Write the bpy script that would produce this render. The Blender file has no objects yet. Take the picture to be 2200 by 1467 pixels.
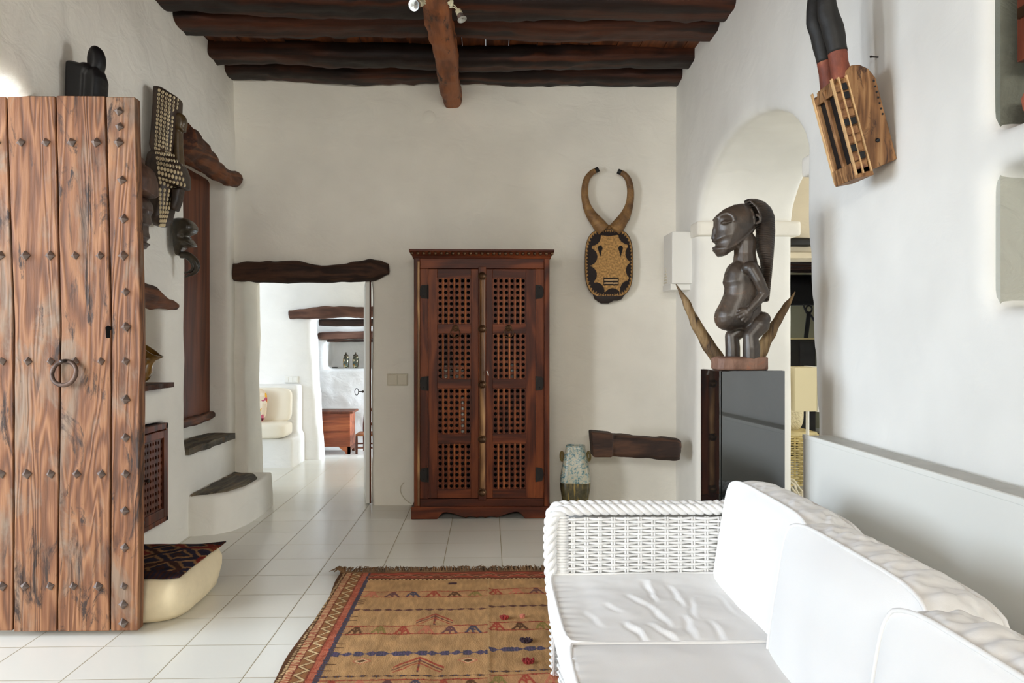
import bpy, bmesh, math, random
from math import sin, cos, pi, sqrt, atan, atan2, floor
from mathutils import Vector as V, Matrix, noise, Euler

SC = bpy.context.scene
COL = SC.collection
# ---------------------------------------------------------------- measuring
H, F, CX, CY = 1.3, 1737.0, 1100.0, 733.5
TH = atan(52.0 / F)                      # the camera looks a little to the right of the room's axis


def at(px, py, X=None, Y=None, Z=None):
    """World point on the plane X=, Y= or Z= that the photograph shows at (px, py)."""
    u, v = (px - CX) / F, (CY - py) / F
    d = V((u * cos(TH) + sin(TH), -u * sin(TH) + cos(TH), v))
    if Y is not None:
        t = Y / d.y
    elif X is not None:
        t = X / d.x
    else:
        t = (Z - H) / d.z
    return V((0, 0, H)) + d * t


def lin(c):
    return tuple((x / 255 / 12.92) if x / 255 <= .04045 else ((x / 255 + .055) / 1.055) ** 2.4 for x in c)


# ---------------------------------------------------------------- mesh building
def frame(t):
    t = t.normalized()
    a = V((0, 0, 1)) if abs(t.z) < .9 else V((1, 0, 0))
    n = t.cross(a).normalized()
    return n, t.cross(n).normalized()


class B:
    """Collects shapes; build() links them as one mesh object."""

    def __init__(s):
        s.bm = bmesh.new()

    def face(s, vs):
        try:
            return s.bm.faces.new(vs)
        except ValueError:
            return None

    def box(s, x0, x1, y0, y1, z0, z1, M=None):
        vs = [V((x, y, z)) for z in (z0, z1) for y in (y0, y1) for x in (x0, x1)]
        if M:
            vs = [M @ v for v in vs]
        v = [s.bm.verts.new(p) for p in vs]
        for f in ((0, 2, 3, 1), (4, 5, 7, 6), (0, 1, 5, 4), (2, 6, 7, 3), (0, 4, 6, 2), (1, 3, 7, 5)):
            s.face([v[i] for i in f])
        return s

    def hexa(s, p):
        """Box from eight points: bottom loop (4), top loop (4)."""
        v = [s.bm.verts.new(q) for q in p]
        for f in ((3, 2, 1, 0), (4, 5, 6, 7), (0, 1, 5, 4), (1, 2, 6, 5), (2, 3, 7, 6), (3, 0, 4, 7)):
            s.face([v[i] for i in f])
        return s

    def rings(s, rings, caps=True, closed=False):
        rr = [[s.bm.verts.new(p) for p in r] for r in rings]
        n = len(rr[0])
        pairs = list(zip(rr, rr[1:])) + ([(rr[-1], rr[0])] if closed else [])
        for a, b in pairs:
            for i in range(n):
                s.face([a[i], a[(i + 1) % n], b[(i + 1) % n], b[i]])
        if caps and not closed:
            s.face(rr[0][::-1])
            s.face(rr[-1])
        return s

    def tube(s, pts, r, n=8, closed=False, caps=True, flat=1.0):
        pts = [V(p) for p in pts]
        if not isinstance(r, (list, tuple)):
            r = [r] * len(pts)
        out = []
        N = None
        m = len(pts)
        for i, p in enumerate(pts):
            if closed:
                t = pts[(i + 1) % m] - pts[i - 1]
            else:
                t = pts[min(i + 1, m - 1)] - pts[max(i - 1, 0)]
            t.normalize()
            if N is None:
                N, _ = frame(t)
            N = (N - t * N.dot(t)).normalized()
            Bn = t.cross(N)
            out.append([p + (N * cos(2 * pi * k / n) + Bn * flat * sin(2 * pi * k / n)) * r[i] for k in range(n)])
        return s.rings(out, caps, closed)

    def ell(s, c, r, rot=None, seg=16, ring=10):
        if not isinstance(r, (list, tuple)):
            r = (r, r, r)
        M = Matrix.Translation(V(c))
        if rot:
            M = M @ Euler(rot).to_matrix().to_4x4()
        M = M @ Matrix.Diagonal((*r, 1))
        bmesh.ops.create_uvsphere(s.bm, u_segments=seg, v_segments=ring, radius=1, matrix=M)
        return s

    def cap(s, p0, p1, r0, r1, n=14):
        p0, p1 = V(p0), V(p1)
        s.tube([p0, p0.lerp(p1, .5), p1], [r0, (r0 + r1) / 2, r1], n)
        s.ell(p0, r0, seg=n, ring=8)
        s.ell(p1, r1, seg=n, ring=8)
        return s

    def chain(s, pts, rs):
        for i in range(len(pts) - 1):
            s.cap(pts[i], pts[i + 1], rs[i], rs[i + 1])
        return s

    def lathe(s, prof, c, n=24, M=None, caps=True):
        out = []
        for r, z in prof:
            ring = [V((r * cos(2 * pi * k / n), r * sin(2 * pi * k / n), z)) for k in range(n)]
            out.append([V(c) + ((M @ p) if M else p) for p in ring])
        return s.rings(out, caps)

    def prism(s, pts, f):
        a = [s.bm.verts.new(f(p, 0)) for p in pts]
        b = [s.bm.verts.new(f(p, 1)) for p in pts]
        n = len(pts)
        for i in range(n):
            s.face([a[i], a[(i + 1) % n], b[(i + 1) % n], b[i]])
        s.face(a[::-1])
        s.face(b)
        return s

    def grid(s, nu, nv, f):
        vs = [[s.bm.verts.new(f(i / nu, j / nv)) for j in range(nv + 1)] for i in range(nu + 1)]
        for i in range(nu):
            for j in range(nv):
                s.face([vs[i][j], vs[i + 1][j], vs[i + 1][j + 1], vs[i][j + 1]])
        return s

    @staticmethod
    def depth(poly, x, y):
        n = len(poly)
        ins, best = False, 1e9
        for i in range(n):
            ax, ay = poly[i]
            bx, by = poly[(i + 1) % n]
            if (ay > y) != (by > y) and x < (bx - ax) * (y - ay) / (by - ay) + ax:
                ins = not ins
            dx, dy = bx - ax, by - ay
            t = max(0, min(1, ((x - ax) * dx + (y - ay) * dy) / (dx * dx + dy * dy + 1e-12)))
            best = min(best, (x - ax - t * dx) ** 2 + (y - ay - t * dy) ** 2)
        return sqrt(best) if ins else -1

    @staticmethod
    def pillow(poly, T, R, x, y):
        d = B.depth(poly, x, y)
        return -1 if d < 0 else T * sqrt(max(0, 1 - (1 - min(d, R) / R) ** 2)) + T * .04

    def inflate(s, poly, T, R, f, step):
        """Pillow from a 2-D outline: f(x, y, h) places a point h in front of (+) or behind (-) the outline's plane."""
        xs, ys = [p[0] for p in poly], [p[1] for p in poly]
        x0, y0 = min(xs) - step, min(ys) - step
        nx, ny = int((max(xs) - x0) / step) + 2, int((max(ys) - y0) / step) + 2
        P, Q = {}, {}
        for i in range(nx + 1):
            for j in range(ny + 1):
                x, y = x0 + i * step, y0 + j * step
                h = B.pillow(poly, T, R, x, y)
                if h >= 0:
                    P[i, j] = s.bm.verts.new(f(x, y, h))
                    Q[i, j] = s.bm.verts.new(f(x, y, -h))
        cells = {(i, j) for (i, j) in P if (i + 1, j) in P and (i, j + 1) in P and (i + 1, j + 1) in P}
        for (i, j) in cells:
            c = [(i, j), (i + 1, j), (i + 1, j + 1), (i, j + 1)]
            s.face([P[k] for k in c])
            s.face([Q[k] for k in c[::-1]])
            for a, b, nb in ((c[0], c[1], (i, j - 1)), (c[1], c[2], (i + 1, j)), (c[2], c[3], (i, j + 1)), (c[3], c[0], (i - 1, j))):
                if nb not in cells:
                    s.face([P[b], P[a], Q[a], Q[b]])
        loose = [v for v in s.bm.verts if not v.link_faces]
        bmesh.ops.delete(s.bm, geom=loose, context='VERTS')
        return s

    def normals(s):
        bmesh.ops.recalc_face_normals(s.bm, faces=s.bm.faces[:])
        return s

    def weld(s, d=1e-5):
        bmesh.ops.remove_doubles(s.bm, verts=s.bm.verts[:], dist=d)
        return s

    def rough(s, amp, scale=6, seed=0):
        for v in s.bm.verts:
            v.co += noise.noise_vector(v.co * scale + V((seed, seed * 2.3, 0))) * amp
        return s

    def fuse(s, voxel, it=4, fac=.5, cuts=(), disp=None):
        """Boolean the cutters out, then remesh everything into one continuous smooth surface."""
        s.normals()
        me = bpy.data.meshes.new('tmp')
        s.bm.to_mesh(me)
        o = bpy.data.objects.new('tmp', me)
        COL.objects.link(o)
        tmp = [o]
        for c in cuts:
            c.normals()
            cm = bpy.data.meshes.new('cut')
            c.bm.to_mesh(cm)
            co = bpy.data.objects.new('cut', cm)
            COL.objects.link(co)
            tmp.append(co)
            m = o.modifiers.new('b', 'BOOLEAN')
            m.operation, m.object, m.solver = 'DIFFERENCE', co, 'EXACT'
        m = o.modifiers.new('r', 'REMESH')
        m.mode, m.voxel_size = 'VOXEL', voxel
        if it:
            m = o.modifiers.new('s', 'SMOOTH')
            m.factor, m.iterations = fac, it
        if disp:
            t = bpy.data.textures.new('plaster_lumps', 'CLOUDS')
            t.noise_scale = disp[1]
            m = o.modifiers.new('d', 'DISPLACE')
            m.texture, m.strength, m.mid_level = t, disp[0], .5
        dg = bpy.context.evaluated_depsgraph_get()
        me2 = bpy.data.meshes.new_from_object(o.evaluated_get(dg))
        s.bm.clear()
        s.bm.from_mesh(me2)
        for t in tmp:
            d = t.data
            bpy.data.objects.remove(t)
            bpy.data.meshes.remove(d)
        bpy.data.meshes.remove(me2)
        return s

    def build(s, name, mat, parent=None, smooth=True, angle=40, bevel=0, seg=2, solid=0, col=None, recalc=True):
        if recalc:
            s.normals()
        off = V((0, 0, 0))
        p = parent
        while p:
            off += p.location
            p = p.parent
        if off.length:
            bmesh.ops.translate(s.bm, verts=s.bm.verts[:], vec=-off)
        me = bpy.data.meshes.new(name)
        s.bm.to_mesh(me)
        s.bm.free()
        if smooth:
            me.polygons.foreach_set('use_smooth', [True] * len(me.polygons))
            me.set_sharp_from_angle(angle=math.radians(angle))
        if col:
            a = me.attributes.new('Col', 'FLOAT_COLOR', 'POINT')
            flat = []
            for v in me.vertices:
                flat.extend((*col(v.co + off), 1))
            a.data.foreach_set('color', flat)
        me.materials.append(mat)
        o = bpy.data.objects.new(name, me)
        COL.objects.link(o)
        if parent:
            o.parent = parent
        if solid:
            m = o.modifiers.new('thick', 'SOLIDIFY')
            m.thickness = solid
            m.offset = 0
        if bevel:
            m = o.modifiers.new('edge', 'BEVEL')
            m.width, m.segments, m.limit_method = bevel, seg, 'ANGLE'
            m.angle_limit = math.radians(35)
            m.harden_normals = False
        return o


def bx(x0, x1, y0, y1, z0, z1, M=None):
    return B().box(x0, x1, y0, y1, z0, z1, M)


def tag(o, label=None, cat=None, group=None, kind=None):
    if label:
        o['label'] = label
    if cat:
        o['category'] = cat
    if group:
        o['group'] = group
    if kind:
        o['kind'] = kind
    return o


def thing(name, label, cat, loc=(0, 0, 0), group=None, kind=None):
    o = bpy.data.objects.new(name, None)
    o.empty_display_size = .1
    COL.objects.link(o)
    o.location = loc
    return tag(o, label, cat, group, kind)


def copy_tree(o, parent=None):
    c = o.copy()
    COL.objects.link(c)
    c.parent = parent
    for ch in list(o.children):
        copy_tree(ch, c)
    return c


def struct(o):
    o['kind'] = 'structure'
    return o


def spline(pts, n=8):
    """Catmull-Rom through points."""
    P = [V(p) for p in pts]
    P = [P[0] * 2 - P[1]] + P + [P[-1] * 2 - P[-2]]
    out = []
    for i in range(1, len(P) - 2):
        for k in range(n):
            t = k / n
            a, b, c, d = P[i - 1:i + 3]
            out.append(.5 * ((2 * b) + (c - a) * t + (2 * a - 5 * b + 4 * c - d) * t * t + (3 * b - a - 3 * c + d) * t ** 3))
    out.append(P[-2].copy())
    return out


def lerps(vals, n):
    """Resample a list of numbers to n values."""
    m = len(vals) - 1
    out = []
    for i in range(n):
        x = i / (n - 1) * m
        k = min(int(x), m - 1)
        out.append(vals[k] + (vals[k + 1] - vals[k]) * (x - k))
    return out


def log(p0, p1, w, h, seed=0, amp=.012, n=40, sag=0, taper=(1, 1), ends=.02):
    """Rough hewn beam: rounded box section that wanders along its length."""
    p0, p1 = V(p0), V(p1)
    t = (p1 - p0).normalized()
    up = V((0, 0, 1)) if abs(t.z) < .9 else V((1, 0, 0))
    s = t.cross(up).normalized()
    up = s.cross(t)
    b = B()
    out = []
    K = 20
    L = (p1 - p0).length
    for i in range(n + 1):
        k = i / n
        c = p0.lerp(p1, k)
        c = c + up * (noise.noise(V((k * L * 1.3, seed, 0))) * amp * 1.6 - sag * sin(pi * k)) + s * noise.noise(V((k * L * 1.3, seed, 7))) * amp
        f = taper[0] + (taper[1] - taper[0]) * k
        e = 1 - .18 * max(0, 1 - min(k, 1 - k) * n / 1.2)
        ring = []
        for j in range(K):
            a = 2 * pi * j / K
            ca, sa = cos(a), sin(a)
            q = (abs(ca) ** 5 + abs(sa) ** 5) ** (-1 / 5)
            d = s * (ca * q * w / 2) + up * (sa * q * h / 2)
            p = c + d * f * e
            p += d.normalized() * (noise.noise(p * 9 + V((seed, 0, 0))) * amp * .9 + noise.noise(p * 28) * amp * .35)
            if i in (0, n):
                p += t * noise.noise(p * 25) * ends
            ring.append(p)
        out.append(ring)
    return b.rings(out)
# ---------------------------------------------------------------- materials
def new_mat(name):
    m = bpy.data.materials.new(name)
    m.use_nodes = True
    nt = m.node_tree
    return m, nt, nt.nodes['Principled BSDF']


def nd(nt, typ, ins=None, **kw):
    n = nt.nodes.new(typ)
    for k, v in kw.items():
        setattr(n, k, v)
    for k, v in (ins or {}).items():
        if hasattr(v, 'is_linked') or hasattr(v, 'links'):
            nt.links.new(v, n.inputs[k])
        else:
            n.inputs[k].default_value = v
    return n


def ramp(nt, fac, stops, interp='LINEAR'):
    r = nd(nt, 'ShaderNodeValToRGB', {0: fac})
    e = r.color_ramp.elements
    r.color_ramp.interpolation = interp
    while len(e) < len(stops):
        e.new(.5)
    for i, (p, c) in enumerate(stops):
        e[i].position = p
        e[i].color = (*lin(c), 1)
    return r.outputs[0]


def coords(nt, scale=(1, 1, 1), loc=(0, 0, 0), kind='Object'):
    tc = nd(nt, 'ShaderNodeTexCoord')
    mp = nd(nt, 'ShaderNodeMapping', {'Vector': tc.outputs[kind], 'Scale': scale, 'Location': loc})
    return mp.outputs[0]


def noi(nt, vec, scale, detail=4, rough=.55, dist=0):
    return nd(nt, 'ShaderNodeTexNoise', {'Vector': vec, 'Scale': scale, 'Detail': detail, 'Roughness': rough, 'Distortion': dist}).outputs[0]


def mth(nt, op, a, b=0.0, c=None):
    ins = {0: a, 1: b}
    if c is not None:
        ins[2] = c
    return nd(nt, 'ShaderNodeMath', ins, operation=op).outputs[0]


def mixc(nt, fac, a, b, mode='MIX'):
    n = nd(nt, 'ShaderNodeMix', data_type='RGBA', blend_type=mode)
    for i, v in ((0, fac), (6, a), (7, b)):
        if hasattr(v, 'links'):
            nt.links.new(v, n.inputs[i])
        else:
            n.inputs[i].default_value = v
    return n.outputs[2]


def bump(nt, bs, h, strength=.3, dist=.01, prev=None):
    n = nd(nt, 'ShaderNodeBump', {'Height': h, 'Strength': strength, 'Distance': dist})
    if prev:
        nt.links.new(prev, n.inputs['Normal'])
    nt.links.new(n.outputs[0], bs.inputs['Normal'])
    return n.outputs[0]


def plain(name, c, rough=.5, metal=0, spec=.5, bumps=None, var=.0, coat=0):
    m, nt, bs = new_mat(name)
    bs.inputs['Roughness'].default_value = rough
    bs.inputs['Metallic'].default_value = metal
    bs.inputs['Specular IOR Level'].default_value = spec
    bs.inputs['Coat Weight'].default_value = coat
    bs.inputs['Coat Roughness'].default_value = .1
    bs.inputs['Base Color'].default_value = (*lin(c), 1)
    vec = coords(nt)
    if var:
        n = noi(nt, vec, 9, 5)
        lo = tuple(x * (1 - var) for x in c)
        hi = tuple(min(255, x * (1 + var)) for x in c)
        nt.links.new(ramp(nt, n, [(.3, lo), (.7, hi)]), bs.inputs['Base Color'])
    if bumps:
        bump(nt, bs, noi(nt, vec, bumps[0], 5), bumps[1], bumps[2] if len(bumps) > 2 else .01)
    return m


def plaster(name, c, strength=.5, c2=None):
    m, nt, bs = new_mat(name)
    bs.inputs['Roughness'].default_value = .85
    bs.inputs['Specular IOR Level'].default_value = .25
    vec = coords(nt)
    big = noi(nt, vec, 1.6, 3)
    c2 = c2 or tuple(x * .955 for x in c)
    nt.links.new(ramp(nt, big, [(.35, c2), (.65, c)]), bs.inputs['Base Color'])
    trowel = noi(nt, coords(nt, (1, 1, 1.6)), 5, 5, .5, .8)
    fine = noi(nt, vec, 60, 4, .6)
    h = mth(nt, 'ADD', mth(nt, 'MULTIPLY', trowel, 1.0), mth(nt, 'MULTIPLY', fine, .06))
    bump(nt, bs, h, strength, .03)
    return m


def wood(name, cols, axis='Z', scale=1.0, rough=.5, bmp=.3, rings=14, grey=None, fine=1.0, spec=.4, dark=None, cross=5):
    """cols: dark, mid, light of the grain; grey: colour of weathered patches."""
    m, nt, bs = new_mat(name)
    bs.inputs['Roughness'].default_value = rough
    bs.inputs['Specular IOR Level'].default_value = spec
    ax = 'XYZ'.index(axis)

    def sc(across, along):
        v = [across * scale] * 3
        v[ax] = along * scale
        return tuple(v)
    info = nd(nt, 'ShaderNodeObjectInfo')
    rnd = mth(nt, 'MULTIPLY', info.outputs['Random'], 20.0)
    tc = nd(nt, 'ShaderNodeTexCoord')
    add = nd(nt, 'ShaderNodeVectorMath', {0: tc.outputs['Object'], 1: rnd}, operation='ADD').outputs[0]

    def mp(s):
        return nd(nt, 'ShaderNodeMapping', {'Vector': add, 'Scale': s}).outputs[0]
    n1 = noi(nt, mp(sc(cross, .7)), 1, 3, .5, .4)
    g = mth(nt, 'SINE', mth(nt, 'MULTIPLY', n1, rings * 6.283))
    g = mth(nt, 'MULTIPLY_ADD', g, .5, .5)
    n2 = noi(nt, mp(sc(60, 2.5)), 1, 6, .7)
    n3 = noi(nt, mp(sc(3, 1.2)), 1, 4)
    f = mth(nt, 'ADD', mth(nt, 'MULTIPLY', g, .30), mth(nt, 'ADD', mth(nt, 'MULTIPLY', n2, .45 * fine), mth(nt, 'MULTIPLY', n3, .35)))
    colr = ramp(nt, f, [(.25, cols[0]), (.52, cols[1]), (.8, cols[2])])
    if grey:
        p = noi(nt, mp(sc(5, 2.2)), 1, 6, .65, .6)
        fac = nd(nt, 'ShaderNodeMapRange', {0: p, 1: .53, 2: .66}).outputs[0]
        colr = mixc(nt, mth(nt, 'MULTIPLY', fac, .75), colr, (*lin(grey), 1))
    if dark:
        p = noi(nt, mp(sc(9, 2.5)), 1, 7, .7, 1.2)
        fac = nd(nt, 'ShaderNodeMapRange', {0: p, 1: .56, 2: .64}).outputs[0]
        colr = mixc(nt, fac, colr, (*lin(dark), 1))
    nt.links.new(colr, bs.inputs['Base Color'])
    h = mth(nt, 'ADD', mth(nt, 'MULTIPLY', g, .5), n2)
    bump(nt, bs, h, bmp, .006)
    return m


def attr_mat(name, rough=.8, bumps=None, spec=.3, var=0):
    m, nt, bs = new_mat(name)
    bs.inputs['Roughness'].default_value = rough
    bs.inputs['Specular IOR Level'].default_value = spec
    a = nd(nt, 'ShaderNodeAttribute', attribute_name='Col')
    c = a.outputs['Color']
    vec = coords(nt)
    if var:
        n = noi(nt, vec, 14, 6, .7)
        c = mixc(nt, 1.0, c, ramp(nt, n, [(.3, (150, 150, 150)), (.7, (255, 255, 255))]), 'MULTIPLY')
    nt.links.new(c, bs.inputs['Base Color'])
    if bumps:
        bump(nt, bs, noi(nt, coords(nt, bumps[3] if len(bumps) > 3 else (1, 1, 1)), bumps[0], 5), bumps[1], bumps[2])
    return m


M = {}
M['plaster'] = plaster('white_plaster', (243, 239, 229), .38)
M['plaster_smooth'] = plaster('smooth_white_plaster', (239, 238, 233), .16)
M['plaster_far'] = plaster('far_room_plaster', (238, 237, 234), .35)
M['plaster_warm'] = plaster('next_room_plaster', (232, 220, 196), .3)

# floor tiles: 34 cm glazed tiles with thin beige joints
TS, TX0, TY0 = .3435, .084, 3.156


def floor_mat():
    m, nt, bs = new_mat('glazed_floor_tiles')
    tc = nd(nt, 'ShaderNodeTexCoord')
    sep = nd(nt, 'ShaderNodeSeparateXYZ', {0: tc.outputs['Object']})
    jo = []
    ids = []
    for i, o in ((0, TX0), (1, TY0)):
        q = mth(nt, 'DIVIDE', mth(nt, 'SUBTRACT', sep.outputs[i], o), TS)
        ids.append(mth(nt, 'FLOOR', q))
        fr = mth(nt, 'FRACT', q)
        d = mth(nt, 'MINIMUM', fr, mth(nt, 'SUBTRACT', 1.0, fr))
        jo.append(d)
    d = mth(nt, 'MINIMUM', jo[0], jo[1])
    tile = nd(nt, 'ShaderNodeMapRange', {0: d, 1: .004, 2: .009}).outputs[0]
    cv = nd(nt, 'ShaderNodeCombineXYZ', {0: ids[0], 1: ids[1]}).outputs[0]
    wn = nd(nt, 'ShaderNodeTexWhiteNoise', {0: cv}, noise_dimensions='2D').outputs[0]
    tint = ramp(nt, wn, [(0, (221, 219, 209)), (1, (229, 227, 218))])
    nt.links.new(mixc(nt, tile, (*lin((150, 138, 108)), 1), tint), bs.inputs['Base Color'])
    nt.links.new(mth(nt, 'ADD', .24, mth(nt, 'MULTIPLY', mth(nt, 'SUBTRACT', 1.0, tile), .4)), bs.inputs['Roughness'])
    edge = nd(nt, 'ShaderNodeMapRange', {0: d, 1: .003, 2: .02}).outputs[0]
    h = mth(nt, 'ADD', edge, mth(nt, 'MULTIPLY', noi(nt, coords(nt), 4, 0), .3))
    bump(nt, bs, h, .12, .003)
    return m


M['floor'] = floor_mat()
M['door'] = wood('weathered_pine', ((64, 37, 21), (112, 70, 42), (148, 104, 70)), 'Z', 1.0, .66, .6, 12, cross=7, grey=(124, 108, 92), dark=(48, 31, 21))
M['joist'] = wood('dark_joist_wood', ((14, 7, 5), (36, 18, 11), (84, 42, 21)), 'X', .6, .6, .5, 4, spec=.3)
M['boards'] = wood('ceiling_board_wood', ((34, 17, 9), (82, 42, 19), (130, 72, 33)), 'Y', 1.0, .6, .4, 5)
M['girder'] = wood('juniper_beam_wood', ((70, 36, 18), (132, 74, 38), (164, 98, 54)), 'Y', 1.0, .6, .5, 4, dark=(44, 24, 14))
M['lintel_x'] = wood('lintel_wood', ((24, 14, 10), (50, 30, 20), (84, 54, 36)), 'X', 1.3, .7, .8, 5)
M['lintel_y'] = wood('side_lintel_wood', ((32, 16, 9), (76, 40, 20), (120, 68, 34)), 'Y', 1.3, .65, .9, 6)
M['lintel_far'] = wood('far_lintel_wood', ((58, 38, 30), (90, 60, 48), (118, 84, 68)), 'X', 1.3, .75, .6, 5)
M['darkdoor'] = wood('old_red_brown_board', ((56, 26, 13), (88, 43, 22), (116, 62, 34)), 'Z', 1.0, .6, .3, 4)
M['armoire'] = wood('polished_sheesham', ((36, 13, 7), (82, 35, 15), (126, 64, 30)), 'Z', 1.2, .45, .15, 4, spec=.22)
M['armoire_x'] = wood('polished_sheesham_rail', ((36, 13, 7), (82, 35, 15), (122, 60, 28)), 'X', 1.2, .45, .15, 4, spec=.22)
M['worn'] = wood('rubbed_golden_wood', ((70, 42, 22), (120, 82, 48), (186, 142, 92)), 'Z', 1.2, .42, .2, 4)
M['slat'] = wood('lattice_slat_wood', ((78, 36, 16), (124, 64, 30), (168, 100, 50)), 'Z', 2, .4, .1, 3)
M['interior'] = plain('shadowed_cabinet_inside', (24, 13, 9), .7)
M['iron'] = plain('dark_iron', (60, 54, 52), .42, .75, bumps=(60, .3, .003), var=.2)
M['stud_iron'] = plain('worn_stud_iron', (132, 122, 116), .38, .8, bumps=(60, .3, .003), var=.2)
M['hinge_iron'] = plain('black_hinge_iron', (34, 30, 28), .6, .3, .3, var=.2)
M['iron_rust'] = plain('rusty_iron_ring', (84, 68, 60), .55, .6, bumps=(80, .5, .004), var=.3)
M['brass'] = plain('aged_bronze', (84, 60, 40), .38, .7, var=.2)
M['stone'] = wood('split_slate', ((46, 42, 36), (92, 84, 70), (132, 118, 94)), 'Y', 2.2, .8, 1.0, 3, grey=(120, 92, 62))
M['void'] = plain('dark_hole', (7, 6, 5), .95, spec=.05)
M['black'] = plain('black_carving', (15, 14, 16), .5, spec=.4, bumps=(18, .2, .01))
M['fabric'] = plain('white_cotton', (240, 239, 237), .9, spec=.2, bumps=(350, .12, .002))
M['wicker'] = plain('white_painted_wicker', (233, 233, 232), .5, bumps=(120, .2, .003), var=.02)
M['panelwhite'] = plain('white_lacquer', (232, 232, 226), .45)
M['grout'] = plain('grey_top_tiles', (176, 174, 166), .5, var=.05)
M['whitebox'] = plain('white_plastic', (232, 231, 226), .4)
M['switch'] = plain('cream_switch_plastic', (206, 198, 178), .4)
M['glass_black'] = plain('smoked_glass_panel', (16, 20, 20), .03, 0, .5)
M['glass_black'].node_tree.nodes['Principled BSDF'].inputs['IOR'].default_value = 2.4
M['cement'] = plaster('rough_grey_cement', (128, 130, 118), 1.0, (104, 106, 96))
M['niche_shade'] = plaster('painted_niche_shade', (188, 188, 178), .8)  # grey stands in for shade on the white lower niche
M['cream'] = plain('cream_lacquer', (226, 214, 178), .35)
M['tvblack'] = plain('black_lacquer', (14, 14, 17), .4)
M['tvgrey'] = plain('dark_glass', (46, 46, 52), .2)
M['straw'] = plain('cream_rush', (206, 190, 140), .6, var=.1)
M['white_wire'] = plain('white_cable', (220, 212, 190), .5)
M['stool'] = plain('cream_canvas', (226, 210, 176), .8, bumps=(140, .2, .003), var=.03)
# ---------------------------------------------------------------- room shell
XL, XR, YB = -2.0, 1.51, 6.45
ZC = 3.44
T_W = .7

o = struct(bx(-4.6, 6.4, -2.6, 12.0, -.12, 0).build('floor', M['floor'], smooth=False))

# left wall: entrance opening (daylight), stair doorway, jug niche, cupboard recess
ent = B()
ent.prism([(1.1, -.3), (3.70, -.3), (3.70, 2.34), (3.5, 2.43), (3.0, 2.47), (1.1, 2.47)], lambda p, t: V((-3.2 + t * 1.5, p[0], p[1])))
cuts = [ent,
        bx(-2.24, -1.5, 5.42, 6.32, .735, 2.54),
        bx(-2.20, -1.5, 5.42, 6.32, .555, .80),
        bx(-2.28, -1.5, 4.35, 5.06, 1.015, 1.52),
        bx(-2.35, -1.5, 4.22, 5.10, .185, .80)]
wl = bx(XL - T_W, XL, -2.8, 7.2, -.15, 3.75).fuse(.03, 5, .5, cuts, (.03, .55))
struct(wl.build('wall_left', M['plaster'], angle=180))

# back wall with the doorway to the far room; its opening narrows at the bottom left
dw = B()
dw.hexa([V((-1.86, 6.2, -.3)), V((-.925, 6.2, -.3)), V((-.925, 7.3, -.3)), V((-1.90, 7.3, -.3)),
         V((-1.93, 6.2, 1.81)), V((-.925, 6.2, 1.81)), V((-.925, 7.3, 1.81)), V((-1.975, 7.3, 1.81))])
wb = bx(-3.0, 2.4, YB, YB + .5, -.15, 3.75).fuse(.03, 5, .5, [dw], (.03, .6))
struct(wb.build('wall_back', M['plaster'], angle=180))

# right wall: arched passage and two stacked niches near the camera
arch = B()
pts = [(5.80, -.3), (5.80, 2.13)]
for k in range(1, 16):
    a = pi * k / 16
    pts.append((4.79 + 1.01 * cos(a), 2.13 + .47 * sin(a)))
pts += [(3.80, 2.13), (3.80, 1.9), (3.68, .9), (3.66, -.3)]
arch.prism(pts, lambda p, t: V((1.2 + t * 1.4, p[0], p[1])))
cuts = [arch, bx(1.2, 1.92, 1.2, 2.40, 1.93, 2.95), bx(1.2, 1.92, 1.2, 2.40, 1.40, 1.82)]
wr = bx(XR, XR + T_W, -2.8, 7.0, -.15, 3.75).fuse(.03, 5, .5, cuts, (.012, .6))
struct(wr.build('wall_right', M['plaster_smooth'], angle=180))
imp = B().box(1.495, 2.25, 5.73, 5.95, 2.06, 2.165).box(1.513, 2.25, 3.68, 3.87, 2.09, 2.19)
struct(imp.fuse(.016, 2).build('trim_1', M['plaster'], angle=180))

# rough cement lining of the upper niche; the grey lower lining paints its shade
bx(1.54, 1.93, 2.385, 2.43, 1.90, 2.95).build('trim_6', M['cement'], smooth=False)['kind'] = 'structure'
bx(1.54, 1.93, 2.385, 2.43, 1.38, 1.83).build('trim_7', M['niche_shade'], smooth=False)['kind'] = 'structure'

# wall behind the camera; unseen opening added for the high fill light
wf = bx(-2.9, 2.4, -3.1, -2.6, -.15, 3.75).fuse(.05, 2, .5, [bx(-1.65, 1.05, -3.5, -2.2, 2.2, 2.8)])
struct(wf.build('wall_front', M['plaster'], angle=180))

# ceiling boards above the joists
cb = B()
random.seed(4)
y = -2.9
x = -2.6
while x < 2.2:
    w = random.uniform(.13, .21)
    z = ZC + random.uniform(0, .012)
    cb.box(x, x + w - .006, -2.9, 6.9, z, z + .05)
    x += w
struct(cb.build('ceiling', M['boards'], smooth=False))

# ceiling joists: their ends sit in the side walls
JO = [(6.325, .25, 'ceiling joist lying along the top of the back wall, farthest from the viewer'),
      (5.945, .25, 'second dark ceiling joist out from the back wall'),
      (5.345, .28, 'third dark ceiling joist out from the back wall'),
      (5.0, .29, 'fourth dark ceiling joist from the back wall, cut by the top of the photo')]
for i, (yy, w, lab) in enumerate(JO):
    b = log((XL - .2, yy, 3.415), (XR + .2, yy + .03, 3.415), w, .14, seed=i * 3.7 + 1, amp=.02, n=80, sag=.016)
    o = b.build('ceiling_joist', M['joist'], angle=180)
    tag(o, lab, 'ceiling beam', 'dark wooden joists across the ceiling', 'thing')

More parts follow.
